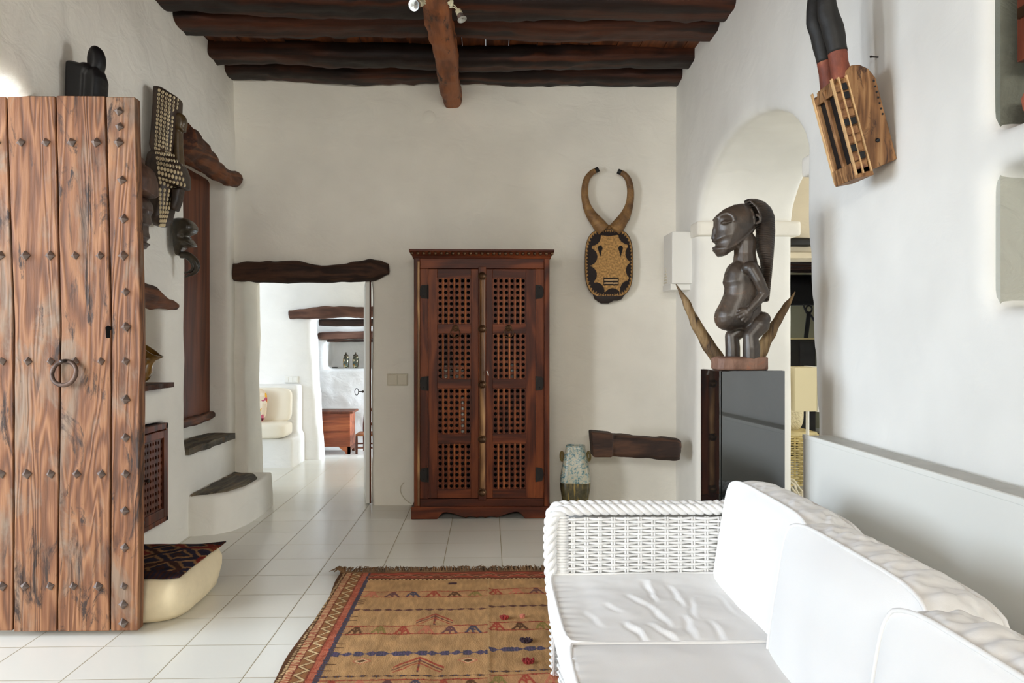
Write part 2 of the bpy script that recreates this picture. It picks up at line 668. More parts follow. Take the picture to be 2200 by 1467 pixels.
# girder under the joists, running out of the back wall
xg = -.30
b = log((xg + .02, YB + .12, 3.25), (xg - .03, .6, 3.26), .155, .20, seed=9, amp=.014, n=120, taper=(.92, 1.15))
o = b.build('ceiling_girder', M['girder'], angle=180)
tag(o, 'thick knotty orange-brown beam running under the joists towards the back wall', 'ceiling beam', None, 'thing')

# corner hearth: low plastered wall with a timber lying on its front edge
hb = B().box(.87, 1.44, 5.93, 6.6, -.1, .50)
hb.box(.87, 1.0, 5.93, 6.6, .3, .56)
struct(hb.fuse(.025, 8, .5, [bx(1.0, 1.5, 6.03, 6.42, .2, .9)], (.015, .4)).build('trim_2', M['plaster'], angle=180))
b = log((.80, 5.94, .545), (1.405, 5.88, .505), .17, .16, seed=21, amp=.012, n=30, taper=(.95, 1.05))
b.hexa([V((.765, 5.83, .46)), V((.90, 5.82, .46)), V((.90, 6.02, .46)), V((.765, 6.02, .46)),
        V((.75, 5.83, .645)), V((.905, 5.82, .63)), V((.905, 6.02, .63)), V((.75, 6.02, .645))])
o = b.fuse(.009, 2).build('hearth_beam', M['lintel_x'], angle=180)
tag(o, 'short dark timber laid along the low plastered ledge in the right corner', 'beam', None, 'thing')

# lintel over the back doorway
p0, p1 = at(503, 585, Y=6.44), at(836, 578, Y=6.44)
ctr = spline([at(503, 584, Y=6.42), at(560, 584, Y=6.42), at(620, 584, Y=6.42), at(690, 589, Y=6.42), at(745, 586, Y=6.42), at(800, 580, Y=6.42), at(835, 578, Y=6.42)], 8)
rad = lerps([.048, .058, .060, .045, .052, .060, .030], len(ctr))
b = B().tube(ctr, rad, 14, flat=1.5)
b.rough(.012, 11, 3)
o = b.build('door_lintel', M['lintel_x'], angle=180)
tag(o, 'gnarled dark wooden lintel over the doorway in the back wall', 'lintel', None, 'thing')

# lintel over the stair doorway in the left wall
ctr = spline([(-1.98, 5.22, 2.60), (-1.98, 5.5, 2.585), (-1.975, 5.85, 2.545), (-1.97, 6.15, 2.535), (-1.965, 6.33, 2.56)], 8)
rad = lerps([.12, .105, .07, .055, .062], len(ctr))
b = B().tube(ctr, rad, 14).rough(.014, 12, 8)
o = b.build('stair_lintel', M['lintel_y'], angle=180)
tag(o, 'twisted dark branch-like lintel above the tall brown board in the left wall', 'lintel', None, 'thing')
# wedge lintel over the jug niche
ctr = spline([(-2.0, 4.2, 1.60), (-2.0, 4.6, 1.575), (-1.985, 4.85, 1.555), (-1.965, 5.0, 1.53), (-1.95, 5.11, 1.52)], 6)
rad = lerps([.09, .085, .06, .032, .026], len(ctr))
b = B().tube(ctr, rad, 12).rough(.012, 14, 5)
o = b.build('niche_lintel', M['lintel_y'], angle=180)
tag(o, 'short tapering wooden lintel above the wall niche holding the jug', 'lintel', None, 'thing')

# tall board closing the stair doorway
pl = B()
pl.grid(14, 60, lambda u, v: V((-2.165, 5.43 + u * .86 + noise.noise(V((v * 3, 0, 2))) * .006 * (1 if u == 1 else 0), .735 + v * 1.82 + (noise.noise(V((u * 9, 3, 0))) * .03 if v == 0 else 0))))
o = pl.build('wooden_board', M['darkdoor'], smooth=False, solid=.05)
tag(o, 'tall plain red-brown wooden board standing set back in the left wall above the steps', 'board', None, 'thing')
b = log((-2.14, 5.43, .735), (-2.14, 6.3, .735), .10, .06, seed=31, amp=.012, n=24)
o = b.build('stair_threshold', M['lintel_y'], angle=180)
tag(o, 'rough dark wooden sill at the foot of the tall brown board', 'sill', None, 'thing')


def slab(outline, z, th, seed, name, label):
    b = B()
    n = len(outline)
    dense = []
    for i in range(n):
        a, c = V((*outline[i], 0)), V((*outline[(i + 1) % n], 0))
        m = max(2, int((c - a).length / .03))
        for k in range(m):
            p = a.lerp(c, k / m)
            q = noise.noise_vector(p * 22 + V((seed, 0, 0))) * .014
            dense.append((p.x + q.x, p.y + q.y))
    b.prism(dense, lambda p, t: V((p[0], p[1], z - th + t * th + (noise.noise(V((p[0] * 8, p[1] * 8, seed))) * .008))))
    o = b.build(name, M['stone'], smooth=False)
    return tag(o, label, 'stone step', None, 'thing')


# steps
slab([(-2.17, 5.44), (-1.97, 5.40), (-1.955, 5.8), (-1.955, 6.30), (-2.17, 6.30)], .595, .045, 3, 'stone_tread', 'upper slate stair tread below the tall brown board')
st = B()
st.prism([(-2.1, 5.44), (-1.95, 5.46), (-1.83, 5.50), (-1.745, 5.60), (-1.70, 5.80), (-1.685, 6.1), (-1.70, 6.5), (-2.1, 6.5)], lambda p, t: V((p[0] - .012 * t, p[1], -.1 + t * .365)))
struct(st.fuse(.02, 5, .5, [], (.012, .3)).build('trim_3', M['plaster'], angle=180))
slab([(-1.985, 5.47), (-1.90, 5.52), (-1.80, 5.62), (-1.745, 5.85), (-1.735, 6.12), (-1.80, 6.3), (-1.985, 6.42)], .277, .03, 8, 'stone_tread', 'lower dark slate tread on the rounded white step beside the doorway')

# small round cover plate and switches on the back wall
c = at(922, 252, Y=YB + .002)
o = B().lathe([(.0, 0), (.052, 0), (.052, .006), (.046, .010), (0, .010)], c, 32, Matrix.Rotation(pi / 2, 4, 'X')).build('cover_plate', M['plaster'])
tag(o, 'faint round white cover plate high on the back wall left of the beam end', 'cover plate')
p, q = at(832, 828, Y=YB - .015), at(876, 803, Y=YB - .015)
t = thing('light_switch', 'cream double switch plate on the back wall left of the carved wardrobe', 'light switch', ((p.x + q.x) / 2, YB - .015, p.z))
bx(p.x, q.x, YB - .022, YB + .01, p.z, q.z).build('plate', M['switch'], t, bevel=.003)
w = (q.x - p.x)
bx(p.x + .006, p.x + w * .49, YB - .028, YB - .02, p.z + .008, q.z - .008).build('rocker', M['switch'], t, bevel=.002)
bx(p.x + w * .51, q.x - .006, YB - .028, YB - .02, p.z + .008, q.z - .008).build('rocker', M['switch'], t, bevel=.002)

# white box in the right corner
p, q = at(1445, 612, Y=5.95), at(1475, 497, Y=5.95)
t = thing('alarm_box', 'white plastic wall box with a slotted corner high in the right corner', 'wall box', (1.42, 5.95, p.z))
bx(1.365, 1.53, 5.95, 6.24, p.z + .01, q.z).build('housing', M['whitebox'], t, bevel=.006)
bx(1.362, 1.53, 5.99, 6.26, p.z - .035, p.z + .012).build('bottom_cover', M['whitebox'], t, bevel=.004)
g = B()
for r in range(6):
    for k in range(6 - r):
        yy = 6.22 - (k + r * .5) * .022
        zz = p.z + .03 + r * .022
        g.box(1.361, 1.368, yy - .007, yy + .007, zz - .006, zz + .006)
g.build('vent_slots', M['switch'], t, smooth=False)

# loose cable on the wall beside the wardrobe
pts = [at(868, 1036, Y=YB - .012), at(861, 1046, Y=YB - .014), at(862, 1060, Y=YB - .016), at(872, 1074, Y=YB - .014), at(884, 1082, Y=YB - .012)]
o = B().tube(spline(pts, 8), .0035, 6).build('thin_cable', M['switch'])
tag(o, 'thin pale cable looping down the back wall beside the wardrobe foot', 'cable')
# ---------------------------------------------------------------- studded plank door
DY = 3.62
ROWS = (206, 700, 1357)
EDGE = [(-190, -178, -182), (-82, -72, -74), (13.5, 30, 28.7), (119, 130.5, 122.8), (226.5, 239.5, 236), (290.5, 303.5, 298.5)]


def edge(i, y):
    a, b, c = EDGE[i]
    return a + (b - a) * (y - 206) / 494 if y < 700 else b + (c - b) * (y - 700) / 657


door = thing('plank_door', 'big open weathered plank door with rows of pyramid studs and an iron ring', 'door', (-2.0, DY, 0), None, 'thing')
for i in range(5):
    b = B()
    top = 206 + random.uniform(-2, 2)
    bot = 1357 + random.uniform(-2, 1)
    N = 50
    ring = []
    for k in range(N + 1):
        y = top + (bot - top) * k / N
        jl = noise.noise(V((k * .35, i * 5.1, 1))) * 1.0
        jr = noise.noise(V((k * .35, i * 5.1 + 3, 9))) * 1.0
        l, r = at(edge(i, y) + 1.6 + jl, y, Y=DY), at(edge(i + 1, y) - 1.6 + jr, y, Y=DY)
        dz = 0
        l.z = max(l.z, .012)
        r.z = l.z
        ring.append([l + V((0, 0, 0)), r + V((0, 0, 0)), r + V((0, .058, 0)), l + V((0, .058, 0))])
    b.rings(ring)
    b.build('plank', M['door'], door, angle=30, bevel=.004)
for (xa, xb, z) in ((-2.45, -1.6, .45), (-2.45, -1.6, 1.2), (-2.45, -1.6, 1.95)):
    bx(xa, xb, DY + .058, DY + .095, z - .05, z + .05).build('batten', M['door'], door, bevel=.004)
STUDS = []
for y, xs in ((306, (-55, -8, 45, 99, 154, 207, 255)), (549, (-52, 1, 55, 108, 162, 215, 265)), (776, (-50, 5, 60, 109, 161, 217, 270)),
              (1018, (-50, 3, 58, 109, 165, 218, 270)), (1259, (-50, 5, 54, 108, 158, 211, 266))):
    STUDS += [(x, y) for x in xs]
STUDS += [(256, 239), (257, 272), (262, 387), (266, 470), (270, 627), (271, 702), (270, 858), (270, 940), (268, 1097), (268, 1176), (265, 1298), (265, 1338)]
sb = B()
r = .021
sb.rings([[V((r * cos(a) * k, h, r * sin(a) * k)) for a in [pi / 4 + pi / 2 * j for j in range(4)]] for k, h in ((1, .004), (1, -.004), (.08, -.024))])
stud0 = sb.build('stud', M['stud_iron'], None, smooth=False, bevel=.0015)
for k, (x, y) in enumerate(STUDS):
    s = stud0 if k == 0 else stud0.copy()
    if k:
        COL.objects.link(s)
    p = at(x, y, Y=DY)
    s.location = p - V((-2.0, DY, 0)) + V((0, 0, 0))
    s.rotation_euler = (0, .75 + random.uniform(-.25, .25), 0)
    q = random.uniform(.85, 1.08)
    s.scale = (q, q, q)
    s.parent = door
c = at(141, 801, Y=DY - .02)
ring = B().tube([c + V((.052 * cos(a), -.012 + .012 * sin(a), .052 * sin(a))) for a in [2 * pi * k / 32 for k in range(32)]], .0095, 10, closed=True)
ring.rough(.002, 40, 2)
ring.build('pull_ring', M['iron_rust'], door)
c2 = at(143, 776, Y=DY)
st_ = B().tube(spline([c2 + V((-.012, .01, .0)), c2 + V((-.012, -.028, .004)), c2 + V((0, -.042, 0)), c2 + V((.012, -.028, .004)), c2 + V((.012, .01, 0))], 5), .006, 8)
st_.build('staple', M['iron'], door)
k = B()
c = at(232, 713, Y=DY - .001)
k.prism([(-.008, -.026), (.009, -.026), (.009, .006), (.014, .012), (.012, .024), (0, .028), (-.011, .02), (-.009, .004)], lambda p, t: V((c.x + p[0], c.y - .0015 + t * .004, c.z + p[1])))
k.build('keyhole', M['void'], door, smooth=False)

# ---------------------------------------------------------------- carved wardrobe
AY = 5.95


def ax(px):
    return at(px, 800, Y=AY).x


def az(py):
    return at(1035, py, Y=AY).z


arm = thing('carved_wardrobe', 'tall dark carved wooden wardrobe with four-panel lattice doors against the back wall', 'wardrobe', (ax(1035), 6.15, 0))
xl, xr = ax(889.5), ax(1180.5)
zt, zb = az(552), az(1085)
YK = 6.385
cs = B()
cs.box(xl, xl + .03, AY, YK, .06, zt).box(xr - .03, xr, AY, YK, .06, zt)
cs.box(xl, xr, YK - .02, YK, .06, zt)
cs.box(xl, xr, AY, YK, zt - .03, zt).box(xl, xr, AY + .02, YK, .06, .10)
cs.build('carcass', M['armoire'], arm, smooth=False, bevel=.003)
inn = B()
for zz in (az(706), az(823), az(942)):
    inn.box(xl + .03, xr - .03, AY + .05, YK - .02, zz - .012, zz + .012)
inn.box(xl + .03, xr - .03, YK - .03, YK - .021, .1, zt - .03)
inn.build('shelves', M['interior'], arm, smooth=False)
# face frame
ff = B()
ff.box(xl, ax(902), AY - .012, AY + .03, zb - .02, zt)
ff.box(ax(1169), xr, AY - .012, AY + .03, zb - .02, zt)
ff.build('face_frame', M['armoire'], arm, smooth=False, bevel=.006)
wb_ = B().box(ax(897), ax(902), AY - .017, AY - .005, zb, az(562))
wb_.build('worn_edge', M['worn'], arm, smooth=False, bevel=.004)
for q0, q1 in ((902.3, 919.5), (1151.5, 1168.7)):
    bx(ax(q0), ax(q1), AY, AY + .03, az(1070.5), az(577.5)).build('hinge_stile', M['armoire'], arm, smooth=False, bevel=.002)
for q0, q1 in ((577, 552.5), (1090, 1071)):
    bx(ax(902.3), ax(1168.7), AY - .001, AY + .03, az(q0), az(q1)).build('cross_rail', M['armoire_x'], arm, smooth=False, bevel=.003)
# cornice with a row of bosses
co = B()
x0, x1 = ax(880), ax(1191)
prof = [(0, az(556)), (.012, az(556)), (.02, az(551)), (.045, az(544)), (.052, az(541)), (.052, az(537)), (0, az(537))]
pr = []
for d, z in prof:
    kx = (xl - x0) / .052
    pr.append([V((xl - d * kx, AY - d, z)), V((xr + d * kx, AY - d, z)), V((xr + d * kx, YK, z)), V((xl - d * kx, YK, z))])
co.rings(pr)
co.build('cornice', M['armoire_x'], arm, smooth=False, bevel=.002)
bo = B()
for k in range(25):
    px = 886 + k * (1185 - 886) / 24
    bo.ell((ax(px), AY - .04, az(545.5)), (.013, .014, .015), seg=10, ring=6)
bo.build('bead_moulding', M['brass'], arm)
# plinth with scalloped apron
pl = B()
x0, x1 = ax(884), ax(1184)
pz = az(1087)
xa, xb = ax(943), ax(1124)
w = xb - xa
sc = [(x0, .002), (xa - .01, .002), (xa, .018), (xa + .015, .035), (xa + .035, .05), (xa + .10 * w, .052), (xa + .18 * w, .04), (xa + .26 * w, .022), (xa + .32 * w, .012), (xa + .36 * w, .02),
      (xa + .40 * w, .02), (xa + .45 * w, .012), (xa + .49 * w, .018), (xa + .51 * w, .018), (xa + .55 * w, .012), (xa + .6 * w, .02), (xa + .64 * w, .02), (xa + .68 * w, .012), (xa + .74 * w, .022),
      (xa + .82 * w, .04), (xa + .9 * w, .052), (xb - .035, .05), (xb - .015, .035), (xb, .018), (xb + .01, .002), (x1, .002), (x1, pz), (x0, pz)]
pl.prism(sc, lambda p, t: V((p[0], AY - .03 + t * .05, p[1])))
pl.box(x0, x0 + .03, AY + .02, YK, .002, pz).box(x1 - .03, x1, AY + .02, YK, .002, pz)
pl.build('plinth', M['armoire_x'], arm, smooth=False, bevel=.004)

LAT = [(597, 696), (716, 814), (834, 932), (953, 1050)]


def lattice(x0, x1, z0, z1, nx, nz, y, hole=.33, th=.014):
    b = B()
    cx, cz = (x1 - x0) / nx, (z1 - z0) / nz
    for i in range(nx):
        for j in range(nz):
            mx, mz = x0 + (i + .5) * cx, z0 + (j + .5) * cz
            out, inn_ = [], []
            for k in range(16):
                a = 2 * pi * k / 16
                q = max(abs(cos(a)), abs(sin(a)))
                out.append(b.bm.verts.new((mx + cos(a) / q * cx / 2, y, mz + sin(a) / q * cz / 2)))
                rr = hole * (1.08 if k % 2 == 0 else .86)
                inn_.append(b.bm.verts.new((mx + cos(a) * rr * cx, y, mz + sin(a) * rr * cz)))
            for k in range(16):
                b.face([out[k], out[(k + 1) % 16], inn_[(k + 1) % 16], inn_[k]])
    b.weld(1e-4)
    return b


for side, (d0, d1, l0, l1) in enumerate(((920, 1027.5, 939.5, 1012), (1044.5, 1151, 1058.5, 1130))):
    # each leaf: stiles, rails, four lattice panels, hinges, ring pull
    st2 = B()
    z0, z1 = az(1069.5), az(578)
    st2.box(ax(d0), ax(l0), AY - .004, AY + .022, z0, z1).box(ax(l1), ax(d1), AY - .004, AY + .022, z0, z1)
    leaf = st2.build('door_leaf', M['armoire'], arm, smooth=False, bevel=.002)
    zz = [578] + [v for p in LAT for v in p] + [1069.5]
    for k in range(0, 10, 2):
        bx(ax(l0), ax(l1), AY - .004, AY + .022, az(zz[k + 1]), az(zz[k])).build('rail', M['armoire_x'], leaf, smooth=False, bevel=.002)
    for (ya, yb) in LAT:
        lp = lattice(ax(l0), ax(l1), az(yb), az(ya), 6, 8, AY + .010)
        lo = lp.build('lattice_panel', M['armoire'], leaf, smooth=False, solid=.012, recalc=False)
        cx = (ax(l1) - ax(l0)) / 6
        sl = B()
        for k in range(1, 6):
            xx = ax(l0) + k * cx
            sl.tube([(xx, AY + .004, az(yb)), (xx, AY + .004, az(ya))], cx * .16, 8)
        sl.build('lattice_slats', M['slat'], leaf)
    for (ya, yb) in ((612, 642), (808, 839), (1004, 1035)):
        hx0, hx1 = (ax(901.5), ax(919.5)) if side == 0 else (ax(1152), ax(1168))
        sgn = 1 if side == 0 else -1
        e0, e1 = (hx0, hx1) if side == 0 else (hx1, hx0)
        za, zb2 = az(yb), az(ya)
        zm, zh = (za + zb2) / 2, (zb2 - za) / 2
        hb_ = B().prism([(e1, zm - zh), (e1, zm + zh), (e0 + sgn * .015, zm + zh * .92), (e0 + sgn * .004, zm + zh * .55), (e0, zm), (e0 + sgn * .004, zm - zh * .55), (e0 + sgn * .015, zm - zh * .92)],
                        lambda p, t: V((p[0], AY - .008 + t * .010, p[1])))
        hb_.tube([(e1, AY - .007, zm - zh), (e1, AY - .007, zm + zh)], .006, 8)
        hb_.ell((e0 + sgn * .03, AY - .008, zm + zh * .6), .004, seg=8, ring=5).ell((e0 + sgn * .03, AY - .008, zm - zh * .6), .004, seg=8, ring=5)
        hb_.build('hinge', M['hinge_iron'], leaf, smooth=False)
    px = 978.5 if side == 0 else 1092.5
    c = V((ax(px), AY - .004, az(705)))
    pb = B().lathe([(0, 0), (.026, 0), (.026, .004), (.016, .008), (.014, .016), (0, .02)], c, 20, Matrix.Rotation(pi / 2, 4, 'X'))
    pull = pb.build('pull_rose', M['brass'], leaf)
    cc = c + V((0, -.016, -.034))
    B().tube([cc + V((.033 * cos(a), 0, .033 * sin(a))) for a in [2 * pi * k / 28 for k in range(28)]], .0042, 8, closed=True).build('pull_ring', M['brass'], leaf)
# rounded centre post with turned knobs
px0, px1 = ax(1027.5), ax(1044.5)
po = B()
zr = az(573)
po.box(px0, px1, AY - .006, AY + .02, az(1075), zr)
post = po.build('centre_post', M['armoire'], arm, smooth=False, bevel=.003)
hp = B()
xm = (px0 + px1) / 2 + .002
for (ya, yb) in ((601, 700), (714, 819), (833, 936), (950, 1049)):
    hp.tube([(xm, AY - .003, az(yb)), (xm, AY - .003, az(ya))], .021, 12)
hp.build('half_round', M['worn'], post)
for yk in (593.5, 706.5, 825.5, 943, 1056.5):
    c = V((xm - .003, AY - .016, az(yk)))
    B().lathe([(0, 0), (.031, 0), (.031, .006), (.023, .010), (.024, .022), (.018, .032), (.006, .038), (0, .039)], c, 22, Matrix.Rotation(pi / 2, 4, 'X')).build('boss', M['brass'], post)
# small latch key
B().tube(spline([V((ax(1046), AY - .02, az(797))), V((ax(1048), AY - .03, az(801))), V((ax(1049), AY - .02, az(806)))], 4), .004, 6).build('latch', M['whitebox'], arm)

# things on the wardrobe shelves, seen through the lattice
china = plain('grey_white_china', (206, 204, 196), .3)
glas = plain('grey_glass', (120, 124, 122), .15)
zs = az(823) + .012
for k, (px, h, n) in enumerate(((958, .016, 7), (984, .016, 7))):
    pos = ['left', 'right'][k]
    for j in range(n):
        b = B().lathe([(.022, 0), (.040, .008), (.046, .018), (.043, .018), (.036, .009), (0, .006)], V((ax(px), AY + .10, zs + j * h)), 20)
        o = b.build('china_bowl', china)
        tag(o, 'small grey-white bowl in the %s stack behind the wardrobe lattice' % pos, 'bowl', '%s stack of bowls inside the wardrobe' % pos)
zs = az(942) + .012
b = B().lathe([(.016, 0), (.018, .004), (.018, .20), (.010, .235), (.010, .28), (.013, .285), (0, .285)], V((ax(993), AY + .09, zs)), 16)
o = b.build('glass_bottle', china)
tag(o, 'slim pale bottle standing on the wardrobe shelf behind the left lattice', 'bottle')
b = B().lathe([(.03, 0), (.035, .01), (.037, .11), (.03, .13), (.022, .135), (.022, .15), (0, .15)], V((ax(1103), AY + .09, az(823) + .012)), 18)
o = b.build('glass_jar', glas)
tag(o, 'grey glass jar on the wardrobe shelf behind the right lattice', 'jar')

# ---------------------------------------------------------------- cupboard in the left wall
CXW = -1.985
cup = thing('wall_cupboard', 'low dark lattice-doored cupboard built into the left wall behind the floor cushion', 'cupboard', (-2.1, 4.66, .185))
y0, y1, z0, z1 = 4.24, 5.085, .192, .797
fr = B().box(-2.03, CXW, y0, y0 + .03, z0, z1).box(-2.03, CXW, y1 - .03, y1, z0, z1).box(-2.03, CXW, y0, y1, z1 - .035, z1).box(-2.03, CXW, y0, y1, z0, z0 + .03)
fr.build('frame', M['armoire'], cup, smooth=False, bevel=.003)
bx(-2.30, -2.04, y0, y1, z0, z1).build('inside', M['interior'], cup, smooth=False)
for (a, c, hy) in ((4.275, 4.655, 4.62), (4.665, 5.05, 4.70)):
    f2 = B()
    lz0, lz1, ly0, ly1 = z0 + .09, z1 - .085, a + .06, c - .05
    f2.box(-2.01, CXW + .008, a, ly0, z0 + .035, z1 - .04).box(-2.01, CXW + .008, ly1, c, z0 + .035, z1 - .04)
    f2.box(-2.01, CXW + .008, ly0, ly1, z0 + .035, lz0).box(-2.01, CXW + .008, ly0, ly1, lz1, z1 - .04)
    d = f2.build('door_leaf', M['armoire'], cup, smooth=False, bevel=.003)
    lb = lattice(ly0, ly1, lz0, lz1, 7, 10, 0, .28)
    for v in lb.bm.verts:
        v.co = V((-1.992, v.co.x, v.co.z))
    lb.build('lattice_panel', M['armoire'], d, smooth=False, solid=.012, recalc=False)
    kb = B().tube([(CXW, hy, .50), (CXW + .03, hy, .50)], .007, 8).ell((CXW + .036, hy, .50), .012, seg=10, ring=6)
    kb.build('knob', M['iron'], d)
    cb_ = B().ell((CXW + .008, hy, z1 - .075), (.008, .016, .016), seg=10, ring=6).ell((CXW + .008, hy, z0 + .065), (.008, .016, .016), seg=10, ring=6)
    cb_.build('corner_boss', M['iron'], d)

# ---------------------------------------------------------------- jug niche
b = B()
b.grid(6, 30, lambda u, v: V((-2.27 + u * .335 + (noise.noise(V((v * 7, 2, 0))) * .025 if u == 1 else 0), 4.36 + v * .69, 1.034 + noise.noise(V((u * 4, v * 9, 5))) * .004)))
o = b.build('niche_shelf', M['lintel_y'], smooth=False, solid=.03)
tag(o, 'rough wooden shelf board in the left wall niche under the jug', 'shelf', None, 'thing')
jugm, nt, bs = new_mat('amber_glazed_clay')
bs.inputs['Roughness'].default_value = .18
bs.inputs['Coat Weight'].default_value = .5
nt.links.new(ramp(nt, noi(nt, coords(nt), 9, 5), [(.35, (92, 66, 26)), (.65, (138, 98, 36))]), bs.inputs['Base Color'])
jc = V((-2.02, 4.74, 1.158))
RJ = Matrix.Rotation(math.radians(38), 4, 'Y')
jug = thing('clay_jug', 'amber-brown glazed jug tilted on the niche shelf behind the studded door', 'jug', (jc.x, jc.y, 1.05))
prof = [(0, -.105), (.05, -.105), (.075, -.08), (.092, -.03), (.085, .015), (.062, .05), (.058, .085), (.064, .115), (.057, .115), (.052, .085), (.055, .05), (.07, 0), (0, -.06)]
jb = B()
outr = []
for r_, z_ in prof:
    ring = []
    for k in range(28):
        a = 2 * pi * k / 28
        rr = r_ * (1 + (.28 * max(0, cos(a)) ** 6 if z_ > .1 else 0))
        ring.append(jc + RJ @ V((rr * cos(a), rr * sin(a), z_ + (.015 * max(0, cos(a)) ** 6 if z_ > .1 else 0))))
    outr.append(ring)
jb.rings(outr)
jb.build('body', jugm, jug, angle=60)
hd = spline([jc + RJ @ V(p) for p in ((-.055, 0, .09), (-.10, 0, .085), (-.125, 0, .045), (-.115, 0, 0), (-.085, 0, -.02))], 6)
B().tube(hd, .011, 10).build('handle', jugm, jug)

# ---------------------------------------------------------------- floor cushion
random.seed(11)
KIL = [(118, 40, 30), (44, 38, 54), (150, 110, 72), (70, 40, 32), (128, 58, 38)]


def kilim(p):
    u, v = (p.x + 2.0) / .6, (p.y - 3.72) / .66
    uu, vv = u * 3.2, v * 3.0
    a = abs((uu % 1) - .5) + abs((vv % 1) - .5)
    k = int(floor(uu)) * 7 + int(floor(vv)) * 3
    e = noise.noise(V((u * 22, v * 22, 0))) * .05
    a = a + e + .04 * (floor(uu * 6) % 2)
    if v < .12 or v > .9:
        return lin(KIL[3]) if (uu * 8) % 1 < .5 else lin(KIL[1])
    if a > .78:
        return lin(KIL[1])
    if a > .66:
        return lin(KIL[2])
    if a > .42:
        return lin(KIL[[0, 1, 3, 4][k % 4]])
    if a > .32:
        return lin(KIL[2])
    if a > .16:
        return lin(KIL[[4, 0, 1][k % 3]])
    return lin(KIL[3])


PX0, PX1, PY0, PY1, PH = -1.965, -1.415, 3.735, 4.36, .215
pouf = thing('floor_cushion', 'low cream floor cushion with a red and navy kilim top beside the open door', 'floor cushion', ((PX0 + PX1) / 2, (PY0 + PY1) / 2, 0))
secs = [(.0, -.05), (.012, -.015), (.04, .012), (.085, .028), (.13, .026), (.17, .012), (.205, -.004), (.214, -.02)]
rr = []
for z, d in secs:
    ring = []
    for k in range(64):
        a = 2 * pi * k / 64
        ca, sa = cos(a), sin(a)
        e = 7 if z > .15 else 5
        q = (abs(ca) ** e + abs(sa) ** e) ** (-1 / e)
        hx, hy = (PX1 - PX0) / 2, (PY1 - PY0) / 2
        cr = min(1, abs(ca * q) * abs(sa * q)) ** 3
        w = noise.noise(V((a * 2.2, z * 9, 4))) * .010
        dd = d + w - (.02 * cr if z < .1 else -.022 * cr)
        ring.append(V(((PX0 + PX1) / 2 + ca * q * (hx + dd), (PY0 + PY1) / 2 + sa * q * (hy + dd), z)))
    rr.append(ring)
B().rings(rr).build('body', M['stool'], pouf, angle=180)
kt = B()


def ktop(u, v):
    x = PX0 + .004 + u * (PX1 - PX0 - .008)
    y = PY0 + .004 + v * (PY1 - PY0 - .008)
    cu, cv = 2 * u - 1, 2 * v - 1
    k = (abs(cu) * abs(cv)) ** 4
    x += cu * .018 * k
    y += cv * .018 * k
    z = PH + .002 + .03 * (1 - cu ** 4) * (1 - cv ** 4) + noise.noise(V((u * 5, v * 5, 3))) * .006
    z += .012 * k
    return V((x, y, z))


kt.grid(110, 130, ktop)
kt.build('kilim_top', attr_mat('kilim_wool', .95, (160, .5, .004), .1, .5), pouf, col=kilim, solid=.006)
# ---------------------------------------------------------------- wicker sofa
def weave(org, U, W, N, lu, lw, du=.05, dw=.0115, r=.0067, seed=0, amp=.007):
    """Basket weave on the rectangle org + u*U + w*W; strands run along U, stakes along W."""
    U, W, N = V(U), V(W), V(N)
    b = B()
    nu = max(2, round(lu / du))
    nw = max(2, round(lw / dw))
    for i in range(nu + 1):
        for s in (-1, 1):
            p = org + U * (i * lu / nu + s * .0045)
            b.tube([p, p + W * lw], .0042, 6)
    for j in range(nw):
        ph = j % 2
        pts = []
        for k in range(nu * 4 + 1):
            u = k / 4
            z = (j + .5) * lw / nw + noise.noise(V((u * .7, j * 3.1, seed))) * .0022
            pts.append(org + U * (u * lu / nu) + W * z + N * (amp * cos(pi * (u + ph)) + noise.noise(V((u, j * 1.7, seed + 4))) * .0012))
        b.tube(pts, r, 6, flat=.75)
    return b


def braid(pts, r, turns_per_m=9, n=3, rs=.011):
    P = spline(pts, 24)
    b = B()
    L = [0]
    for a, c in zip(P, P[1:]):
        L.append(L[-1] + (c - a).length)
    for s in range(n):
        out = []
        Nn = None
        for i, p in enumerate(P):
            t = (P[min(i + 1, len(P) - 1)] - P[max(i - 1, 0)]).normalized()
            if Nn is None:
                Nn, _ = frame(t)
            Nn = (Nn - t * Nn.dot(t)).normalized()
            a = 2 * pi * (L[i] * turns_per_m + s / n)
            out.append(p + Nn * cos(a) * r + t.cross(Nn) * sin(a) * r)
        b.tube(out, rs, 8)
    return b


SX0, SX1, SY0, SY1 = .245, 1.22, .72, 3.20
sofa = thing('wicker_sofa', 'white painted wicker sofa along the right wall with loose white cushions', 'sofa', ((SX0 + SX1) / 2, (SY0 + SY1) / 2, 0))
AH = .652                                  # arm height


def arm_part(ya, yb, nm):
    b = weave(V((SX0 + .03, ya, .30)), (1, 0, 0), (0, 0, 1), (0, -1, 0), SX1 - SX0 - .05, AH - .325, seed=ya)
    b2 = weave(V((SX0 + .03, yb, .02)), (1, 0, 0), (0, 0, 1), (0, 1, 0), SX1 - SX0 - .05, AH - .05, dw=.013, seed=yb)
    b3 = weave(V((SX0 + .008, ya + .01, .02)), (0, 1, 0), (0, 0, 1), (-1, 0, 0), yb - ya - .02, AH - .05, du=.033, seed=ya + 3)
    import_bm(b, b2)
    import_bm(b, b3)
    o = b.build(nm, M['wicker'], sofa, angle=180, recalc=False)
    cor = B()
    cor.box(SX0 + .03, SX1 - .03, ya + .02, yb - .02, .03, AH - .035)
    cor.build('arm_core', M['wicker'], o, smooth=False)
    return o


def import_bm(b, b2):
    me = bpy.data.meshes.new('t')
    b2.bm.to_mesh(me)
    b.bm.from_mesh(me)
    bpy.data.meshes.remove(me)


